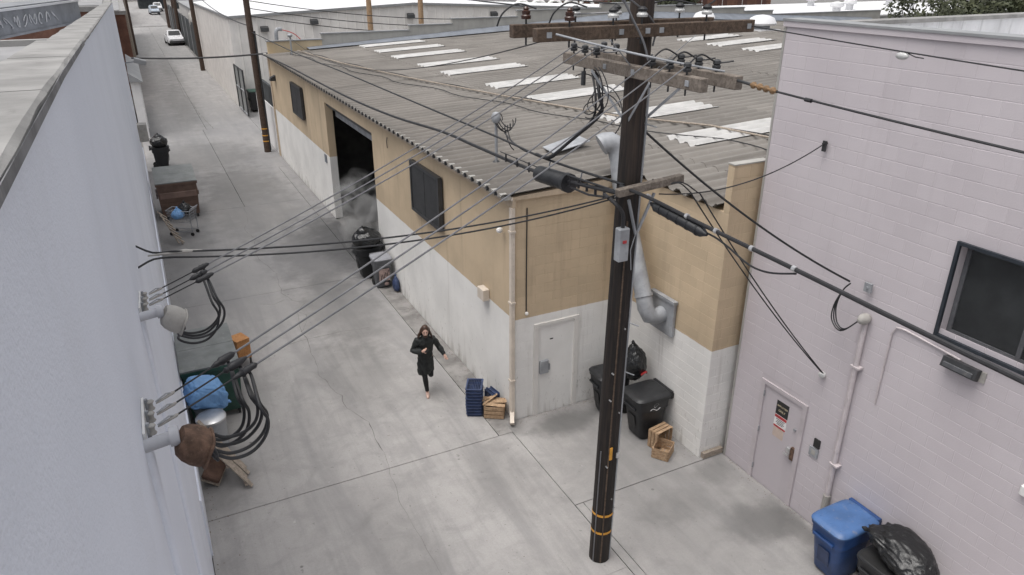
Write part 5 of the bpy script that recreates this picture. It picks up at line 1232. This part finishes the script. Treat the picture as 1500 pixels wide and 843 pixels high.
ph = thing('phone', 'small dark phone held at the chest of the running person', 'phone', (0, 0, 0))
q = WR + Vector((.085, -.075, .045)); q = Matrix.Rotation(R(-14), 4, 'Z') @ Vector((q.x * .95, q.y * 1.02, q.z * 1.05)); ph.location = (4.66 + q.x, 13.62 + q.y, q.z)
MB().box((0, 0, 0), (.065, .012, .12), (.5, .3, 0)).build('case', 'signblack', ph, bevel=.004); MB().box((0, -.0075, .0035), (.056, .002, .105), (.5, .3, 0)).build('screen', 'glass', ph)

# ---------------------------------------------------------------- steam in the doorway
def steam():
    b_ = MB(); b_.ell((0, 0, 0), (1, 1, 1), 20, 14); o = b_.build('steam', None); o.location = (6.15, 23.3, 1.15); o.scale = (1.0, 2.3, 1.5); o.rotation_euler = (R(14), 0, 0)
    m = bpy.data.materials.new('steam_volume'); m.use_nodes = True; t = m.node_tree; t.nodes.clear()
    out = t.nodes.new('ShaderNodeOutputMaterial'); v = t.nodes.new('ShaderNodeVolumePrincipled'); t.links.new(v.outputs[0], out.inputs['Volume'])
    v.inputs['Color'].default_value = (.95, .95, .95, 1); v.inputs['Anisotropy'].default_value = .1
    tc = t.nodes.new('ShaderNodeTexCoord'); ln = t.nodes.new('ShaderNodeVectorMath'); ln.operation = 'LENGTH'; t.links.new(tc.outputs['Object'], ln.inputs[0])
    mr = t.nodes.new('ShaderNodeMapRange'); t.links.new(ln.outputs['Value'], mr.inputs[0]); mr.inputs[1].default_value = 1.0; mr.inputs[2].default_value = .25
    geo = t.nodes.new('ShaderNodeNewGeometry'); nz = t.nodes.new('ShaderNodeTexNoise'); t.links.new(geo.outputs['Position'], nz.inputs['Vector']); nz.inputs['Scale'].default_value = 1.35; nz.inputs['Detail'].default_value = 5; nz.inputs['Distortion'].default_value = .8
    nr = t.nodes.new('ShaderNodeMapRange'); t.links.new(nz.outputs[0], nr.inputs[0]); nr.inputs[1].default_value = .52; nr.inputs[2].default_value = .74
    mu = t.nodes.new('ShaderNodeMath'); mu.operation = 'MULTIPLY'; t.links.new(mr.outputs[0], mu.inputs[0]); t.links.new(nr.outputs[0], mu.inputs[1])
    m2 = t.nodes.new('ShaderNodeMath'); m2.operation = 'MULTIPLY'; t.links.new(mu.outputs[0], m2.inputs[0]); m2.inputs[1].default_value = 9.0; t.links.new(m2.outputs[0], v.inputs['Density'])
    o.data.materials.append(m); tag(o, 'white steam drifting out of the warehouse doorway', 'steam', kind='stuff')
steam()

# ---------------------------------------------------------------- background
MW = thing('metal_warehouse', 'beige ribbed metal warehouse with white roof beyond the tan one', 'warehouse')
YM = 53.0
def ztm(x): return 5.86 + (x - 6.05) / 12.68 * .57 if x < 18.73 else 6.43 - (x - 18.73) * .042
b_ = MB(); x = 6.05; front = []
while x < 47: 
    for dx, dy in ((0, 0), (.48, 0), (.51, -.05), (.57, -.05), (.60, 0)): front.append((x + dx, YM + dy))
    x += .60
vs = [(a, y, -.1) for a, y in front] + [(a, y, ztm(a)) for a, y in front]; n = len(front); b_.add(vs, [(i, i + 1, n + i + 1, n + i) for i in range(n - 1)]); b_.build('ribbed_wall', 'siding', MW)
b_ = MB(); y = YM; front = []
while y < 78.5:
    for dy, dx in ((0, 0), (.48, 0), (.51, -.05), (.57, -.05), (.60, 0)): front.append((6.05 + dx, y + dy))
    y += .60
zt2 = lambda yy: 5.86 - (yy - 53) * .0066
vs = [(a, yy, -.1) for a, yy in front] + [(a, yy, zt2(yy)) for a, yy in front]; n = len(front); b_.add(vs, [(i, i + 1, n + i + 1, n + i) for i in range(n - 1)]); b_.build('ribbed_wall', 'siding', MW)
rf = MB(); rf.add([(5.95, 52.9, 5.90), (18.73, 52.9, 6.47), (18.73, 95, 6.47), (5.95, 79, 5.73)], [(0, 1, 2, 3)]); rf.add([(18.73, 52.9, 6.47), (47.5, 52.9, 5.27), (47.5, 95, 5.27), (18.73, 95, 6.47)], [(0, 1, 2, 3)]); rf.build('roof', 'whiteroof', MW)
MB().prism([(5.93, 52.9, 5.80), (5.93, 78.6, 5.62), (5.93, 78.6, 5.76), (5.93, 52.9, 5.94)], (.1, 0, 0)).build('eave_trim', 'trim', MW)
for a, c in ((6.05, 18.73), (18.73, 47)): MB().bar((a, 52.88, ztm(a) + .0), (c, 52.88, ztm(c) + .0), .08, .16).build('eave_trim', 'trim', MW)
for x, z in ((11.5, 5.25), (18.4, 5.45), (25.0, 5.40), (8.2, 4.9)): 
    t_ = MB().prism([(x - .25, YM - .06, z), (x - .25, YM - .38, z + .04), (x - .25, YM - .34, z + .26), (x - .25, YM - .06, z + .36)], (.5, 0, 0)).build('flood_lamp', 'darkmetal', MW)
# gate, dark dumpster and white wall in the gap
gt = thing('yard_gate', 'tall grey chain link gate standing open at the metal warehouse corner', 'gate')
G0, G1 = Vector((5.98, 53.2, 0)), Vector((6.02, 49.6, 0))
for p in (G0, G0.lerp(G1, .5), G1): MB().cyl(p + Vector((0, 0, .1)), p + Vector((0, 0, 2.95)), .05, n=8).build('post', 'darkmetal', gt)
for z in (.15, 1.6, 2.92): MB().tube([G0 + Vector((0, 0, z)), G1 + Vector((0, 0, z))], .04, 6).build('rail', 'darkmetal' if z > 2 else 'galv', gt)
MB().bar(G0 + Vector((.03, 0, 1.52)), G1 + Vector((.03, 0, 1.52)), .02, 2.7).build('mesh_infill', 'fencegrey', gt)
dumpster('black dumpster behind the open gate in the side yard', (7.3, 53.9 - 1.9, 0), 1.6, 1.3, 1.3, 'blackplastic', 'greenmetal', 1)
yw = thing('yard_wall', 'low white wall with dark lattice on top behind the far pole', 'wall')
MB().bb((5.98, 39.0, 0), (6.2, 44.6, 2.3)).build('wall', 'whitepaintwall', yw)
MB().bb((6.02, 39.0, 2.302), (6.16, 42.5, 3.3)).build('lattice', 'fencedark', yw)
tag(MB().tube([(6.0, 38.75, 0.1), (6.0, 38.75, 4.9), (6.1, 38.6, 5.05)], .06, 8).build('drain_pipe', 'bluegrey', None, True), 'blue grey drain pipe at the far end of the tan warehouse', 'pipe')
def far_pole(x, y, h, r, label, mat='oldpole', lean=0.0, arm_z=None, bands=False):
    t = thing('utility_pole', label, 'utility pole', (x, y, 0), 0, 'utility poles down the alley')
    MB().tube([(lean * z, 0, z) for z in (-.2, h * .5, h)], [r, r * .9, r * .78], 12).build('shaft', mat, t, True)
    if arm_z:
        for z in arm_z: MB().bar((-1.2, -.12, z), (1.2, -.12, z), .1, .12).build('crossarm', mat, t)
    if bands:
        for z in (.55, .85, 1.2): MB().cyl((lean * z, 0, z), (lean * z, 0, z + .05), r * 1.04, n=12).build('band', 'yellow', t)
    return t
fp = far_pole(5.50, 39.55, 11, .17, 'brown utility pole at the far corner of the tan warehouse', lean=-.008, arm_z=(8.6,), bands=True)
MB().tube([(.13, -.1, .1), (.12, -.1, 6)], .05, 8).build('riser_pipe', 'darkmetal', fp)
far_pole(5.70, 75.2, 12, .20, 'dark utility pole beside the metal warehouse alley wall', lean=-.010, arm_z=(9.5,))
far_pole(5.9, 104, 12, .22, 'distant utility pole beyond the white pickup', arm_z=(9,)); far_pole(6.1, 131, 12, .24, 'most distant utility pole at the street crossing', arm_z=(9,))
far_pole(6.4, 118, 12, .2, 'slim distant pole between two others beyond the pickup')
far_pole(.15, 84, 9, .3, 'pale grey pole beside the brick building on the left', 'palewood'); far_pole(.45, 92, 9, .26, 'brown pole beside the brick building on the left', 'oldpole')
t = far_pole(12.23, 42, 11, .17, 'brown pole behind the corrugated roof, left of two', 'crate', arm_z=(9.2,)); t = far_pole(15.24, 42, 11, .17, 'brown pole behind the corrugated roof, right of two', 'crate', arm_z=(9.2,))
for k, lab in ((0, 'highest of three black lines sagging before the metal warehouse'), (1, 'middle of three black lines sagging before the metal warehouse'), (2, 'lowest of three black lines sagging before the metal warehouse')):
    wire('overhead_line', span((5.5, 39.5, 7.4 - .35 * k), (34, 41, 7.6 - .3 * k), 1.35 + .05 * k), .022, 'black', lab)
wire('overhead_line', span((5.5, 39.5, 8.4), (12.2, 42, 8.3), .9), .02, 'black', 'black line looping between far pole and left roof pole')
wire('overhead_line', span((5.55, 39.4, 6.2), (5.7, 75, 7.2), .5), .025, 'black', 'black line running down the alley before the metal wall')
ms = thing('roof_mast', 'small grey mast standing on the far corner of the corrugated roof', 'mast', (6.72, 36.3, roofz(6.72)))
MB().cyl((0, 0, 0), (0, 0, .85), .04, n=8).build('pipe', 'galv', ms, True); MB().ell((0, 0, .9), (.12, .12, .09), 10, 6).build('head', 'galv', ms, True)
gk = thing('gooseneck_pipe', 'grey gooseneck vent pipe on the far tan parapet', 'vent pipe', (6.5, 38.6, 5.1)); MB().tube(smooth_pts([(0, 0, 0), (0, 0, .8), (.1, 0, 1.0), (.3, 0, 1.0)]), .09, 8).build('pipe', 'galv', gk, True)
MB().tube(smooth_pts([(.3, -.1, .98), (.8, -.2, .8), (1.2, -.3, .4)]), .02, 5).build('red_cable', 'red', gk)
# cross wall dark yard on right, beyond metal warehouse
dy = thing('yard_fence', 'dark screened fence along the right side of the far alley', 'fence')
for k in range(9):
    MB().bb((6.3, 79.2 + k * 5.6, 0), (6.42, 79.2 + k * 5.6 + 5.5, 3.4)).build('panel', 'fencedark', dy); MB().cyl((6.28, 79.2 + k * 5.6, 0), (6.28, 79.2 + k * 5.6, 3.6), .07, n=6).build('post', 'trim', dy)
ls = thing('louvred_shed', 'small white louvred lean-to beside the alley past the grey wall', 'shed')
MB().bb((-.33, 46, 0), (.12, 56, 3.1)).build('wall', 'whitepaintwall', ls); MB().prism([(-.36, 45.8, 3.1), (.30, 45.8, 3.1), (-.36, 45.8, 3.6)], (0, 10.4, 0)).build('roof', 'trim', ls)
for k in range(10): MB().bb((.122, 46.2, .5 + k * .25), (.17, 55.8, .68 + k * .25)).build('louvre', 'whitepaintwall', ls)
fx = thing('flood_lamp', 'grey flood light bracketed high at the end of the grey wall', 'lamp', (XL, 37.6, 5.0)); MB().bar((0, 0, 0), (.45, 0, .05), .05, .05).build('bracket', 'galv', fx); MB().box((.62, 0, .04), (.5, .4, .2), (0, .3, 0)).build('head', 'trim', fx, bevel=.02)
bd2 = thing('far_shed', 'pale shed with flat roof behind the dark fence', 'building'); MB().bb((7.2, 96, 0), (18, 118, 4.2)).build('wall', 'siding', bd2); MB().bb((7.0, 95.8, 4.2), (18.2, 118.2, 4.4)).build('roof', 'trim', bd2)
tw_ = bag('tarpaulin', 'pale tarpaulin heap above the dark fence in the far alley', (7.1, 90, 3.5), (.9, 2.4, 1.3), 'greige', 12, cat='tarpaulin')
# vehicles
def vehicle(name, label, cat, loc, rz, mat, pickup):
    t = thing(name, label, cat, loc, rz, 'vehicles parked in the far alley')
    L, W_ = (5.2, 1.85) if pickup else (4.5, 1.75)
    def sec(y, z0, z1, w0, w1): return [(-w0, y, z0), (w0, y, z0), (w0 * 1.02, y, (z0 + z1) / 2), (w1, y, z1), (-w1, y, z1), (-w0 * 1.02, y, (z0 + z1) / 2)]
    h = W_ / 2
    MB().rings([sec(-L / 2, .45, .78, h * .88, h * .8), sec(-L / 2 + .15, .34, .95, h * .96, h * .86), sec(-L * .2, .3, 1.02, h, h * .92), sec(L * .1, .3, 1.02, h, h * .94), sec(L / 2 - .1, .34, 1.0, h * .97, h * .92), sec(L / 2, .45, .92, h * .92, h * .88)]).build('body', mat, t, True)
    c0, c1 = (-L * .16, L * .12) if pickup else (-L * .20, L * .36)
    MB().rings([sec(c0 - .35, 1.0, 1.03, h * .88, h * .86), sec(c0 + .15, 1.0, 1.62, h * .9, h * .72), sec(c1 - .1, 1.0, 1.64, h * .9, h * .72), sec(c1 + .15, 1.0, 1.03, h * .9, h * .86)]).build('cabin', mat, t, True)
    MB().bar((0, c0 - .30, 1.10), (0, c0 + .10, 1.56), .03, .03).build('wiper', 'glass', t)
    MB().add([(-h * .74, c0 - .31, 1.13), (h * .74, c0 - .31, 1.13), (h * .66, c0 + .06, 1.59), (-h * .66, c0 + .06, 1.59)], [(0, 1, 2, 3)]).build('windscreen', 'glass', t)
    MB().add([(-h * .74, c1 + .19, 1.10), (h * .74, c1 + .19, 1.10), (h * .66, c1 - .02, 1.58), (-h * .66, c1 - .02, 1.58)], [(3, 2, 1, 0)]).build('rear_window', 'glass', t)
    for s_ in (-1, 1):
        MB().add([(s_ * h * .935, c0 + .0, 1.1), (s_ * h * .935, c1 - .05, 1.1), (s_ * h * .78, c1 - .15, 1.56), (s_ * h * .78, c0 + .22, 1.56)], [(0, 1, 2, 3)]).build('side_window', 'glass', t)
        for y in (-L * .30, L * .30): MB().cyl((s_ * (h - .2), y, .34), (s_ * (h + .01), y, .34), .34, n=18).build('wheel', 'tyre', t, True)
        MB().bb((s_ * h * .62 - .14, -L / 2 - .012, .62), (s_ * h * .62 + .14, -L / 2 + .1, .76)).build('headlight', 'steel', t); MB().bb((s_ * h * .8 - .08, L / 2 - .1, .62), (s_ * h * .8 + .08, L / 2 + .012, .86)).build('tail_light', 'tail', t)
    MB().bb((-h * .9, -L / 2 - .06, .38), (h * .9, -L / 2 + .08, .56)).build('bumper', 'darkmetal', t)
    if pickup: MB().bb((-h * .8, c1 + .25, 1.0), (h * .8, L / 2 - .12, 1.012)).build('load_bed', 'darkmetal', t)
vehicle('pickup_truck', 'white pickup truck parked on the right far down the alley', 'pickup truck', (5.1, 103, 0), R(3), 'carwhite', True)
vehicle('parked_car', 'pale blue car parked beyond the street crossing', 'car', (5.6, 168, 0), R(3), 'carblue', False)
vehicle('parked_car', 'white car parked under the far white gable', 'car', (6.8, 180, 0), R(0), 'carwhite', False)
def house(name, label, x0, x1, y0, y1, h, rise, wall, roof, windows=0, wm='brownwin', flat=False, axis='y'):
    t = thing(name, label, 'building', (0, 0, 0)); MB().bb((x0, y0, -.1), (x1, y1, h)).build('wall', wall, t)
    if flat:
        MB().bb((x0 - .1, y0 - .12, h), (x1 + .1, y1 + .1, h + .25)).build('coping', 'coping', t); MB().bb((x0 + .3, y0 + .3, h + .25), (x1 - .3, y1 - .3, h + .29)).build('roof', roof, t)
    else:
        xm = (x0 + x1) / 2; MB().prism([(x0 - .4, y0 - .4, h), (x1 + .4, y0 - .4, h), (xm, y0 - .4, h + rise)], (0, y1 - y0 + .8, 0)).build('roof', roof, t)
    for k in range(windows):
        wx = x0 + (x1 - x0) * (k + .5) / windows; wi = MB().bb((wx - .7, y0 - .03, h - 2.0), (wx + .7, y0 - .002, h - .7)).build('window', wm, t); MB().bb((wx - .8, y0 - .06, h - 2.12), (wx + .8, y0 - .004, h - 2.02)).build('sill', 'white', wi); MB().bb((wx - .03, y0 - .045, h - 2.0), (wx + .03, y0 - .031, h - .7)).build('mullion', 'white', wi)
    return t
house('brick_building', 'red brown brick building beyond the grey building on the left', -40, -.62, 46, 62, 6.75, 0, 'brick', 'roofdeck', flat=True)
house('brick_building', 'brown brick building flanking the alley just past the grey wall', -40, .12, 62.3, 86, 5.7, 0, 'brick', 'roofdeck', flat=True)
house('white_building', 'white building with brown windows behind the brick one', -60, -3.0, 88, 120, 7.6, 0, 'whitepaintwall', 'whiteroof', 12, flat=True)
house('white_building', 'tall white building beside the alley beyond the brick one', -2.8, -.2, 88, 120, 7.2, 0, 'whitepaintwall', 'whiteroof', 2, flat=True)
house('gable_house', 'small white gabled house closing the far end of the alley', 3.5, 9, 190, 200, 2.4, 1.8, 'fencedark', 'whiteroof'); house('gable_house', 'grey gabled house right of the white gable at the alley end', 11, 18, 188, 200, 2.6, 1.6, 'fencedark', 'trim')
house('brick_building', 'low brick building on the left past the street crossing', -25, -.2, 138, 175, 4.5, 0, 'brick', 'roofdeck', 6, flat=True)
house('far_block', 'wide tan block closing the view at the end of the alley', -60, 80, 230, 250, 9, 0, 'parapetgrey', 'roofdeck', 20, flat=True)
ab = house('arched_building', 'brick building with white arches peeping over the far parapet', 28, 52, 62, 80, 5.9, 0, 'brick', 'whiteroof', flat=True)
for k in range(5): MB().tube([(32 + k * 1.7 + .75 * math.cos(a), 61.85, 5.3 + .75 * math.sin(a)) for a in [math.pi * i / 10 for i in range(11)]], .16, 6).build('white_arch', 'white', ab)
rb = house('low_building', 'long cream building with pale roof and vents at upper right', 44, 72, 40, 56, 5.2, 0, 'parapettan', 'whiteroof', flat=True)
for x, y in ((50, 43), (55, 46), (60, 44), (57, 52), (65, 50)): MB().lathe([(.3, 5.4), (.3, 5.9), (.55, 6.0), (.5, 6.25), (.1, 6.35)], (x, y, 0), 12).build('roof_vent', 'whiteroof', rb, True)
house('brick_building', 'red brick building under the dark trees at the top edge', 46, 66, 66, 80, 6.6, 0, 'brick', 'whiteroof', 7, flat=True)
house('brick_building', 'long brick building behind the white warehouse roof', 20, 44, 100, 120, 8.3, 0, 'brick', 'whiteroof', 9, flat=True)
# trees
def tree_mesh(seed, rad, h):
    rnd = random.Random(seed); b_ = MB(); vs = []; fs = []
    cl_ = [Vector((rnd.gauss(0, rad * .45), rnd.gauss(0, rad * .45), h + rnd.uniform(-.38, .5) * rad * 1.3)) for _ in range(46)]
    for c in cl_:
        cr_ = rad * rnd.uniform(.20, .38)
        for _ in range(150):
            d = Vector((rnd.gauss(0, 1), rnd.gauss(0, 1), rnd.gauss(0, .8))).normalized() * cr_ * rnd.uniform(.55, 1.05); p = c + d
            s_ = rnd.uniform(.09, .19); u = Vector((rnd.gauss(0, 1), rnd.gauss(0, 1), rnd.gauss(0, 1))).normalized(); v = u.orthogonal().normalized()
            i = len(vs); vs += [p - u * s_, p + v * s_ * .5, p + u * s_, p - v * s_ * .5]; fs.append((i, i + 1, i + 2, i + 3))
    b_.add(vs, fs); return b_.mesh('crown', 'leaf')
tm = [tree_mesh(k, 3.0 + .4 * k, 5.6 + .3 * k) for k in range(3)]
def tree(x, y, k, s_, label):
    t = thing('tree', label, 'tree', (x, y, 0), k * 1.3 + x, 'dark trees at the top right'); t.scale = (s_, s_, s_)
    link('crown', tm[k % 3], t)
    tr = MB(); tr.tube([(0, 0, -.2), (.1, 0, 2), (.0, .1, 4.5), (.2, .2, 6.5)], [.28, .22, .16, .06], 8)
    for a in range(6): tr.tube([(.05, .05, 3 + .4 * a), (1.0 * math.cos(a * 1.2), 1.0 * math.sin(a * 1.2), 4.4 + .4 * a), (1.8 * math.cos(a * 1.2), 1.8 * math.sin(a * 1.2), 5.2 + .4 * a)], [.10, .07, .02], 6)
    tr.build('trunk', 'trunk', t, True)
for i, (x, y, k, s_, lab) in enumerate([(44.5, 29.5, 0, .95, 'dark leafy tree behind the mauve roof, leftmost of the row'), (47.5, 27.5, 1, 1.0, 'dark leafy tree behind the mauve roof, second from the left'), (48.5, 24, 2, .95, 'dark tree with pale trunk behind the mauve roof, third from left'), (51, 21.5, 0, 1.0, 'dark leafy tree behind the mauve roof, fourth from the left'), (53, 18, 1, 1.0, 'dark leafy tree at the right edge of the top corner'), (56, 25, 2, 1.1, 'dark tree standing behind the row at upper right'),
                                  (44, 62, 1, 1.0, 'dark tree over the far parapet right of the pole, nearer one'), (49, 61.5, 0, 1.0, 'dark tree over the far parapet right of the pole, farther one')]):
    tree(x, y, k, s_, lab)
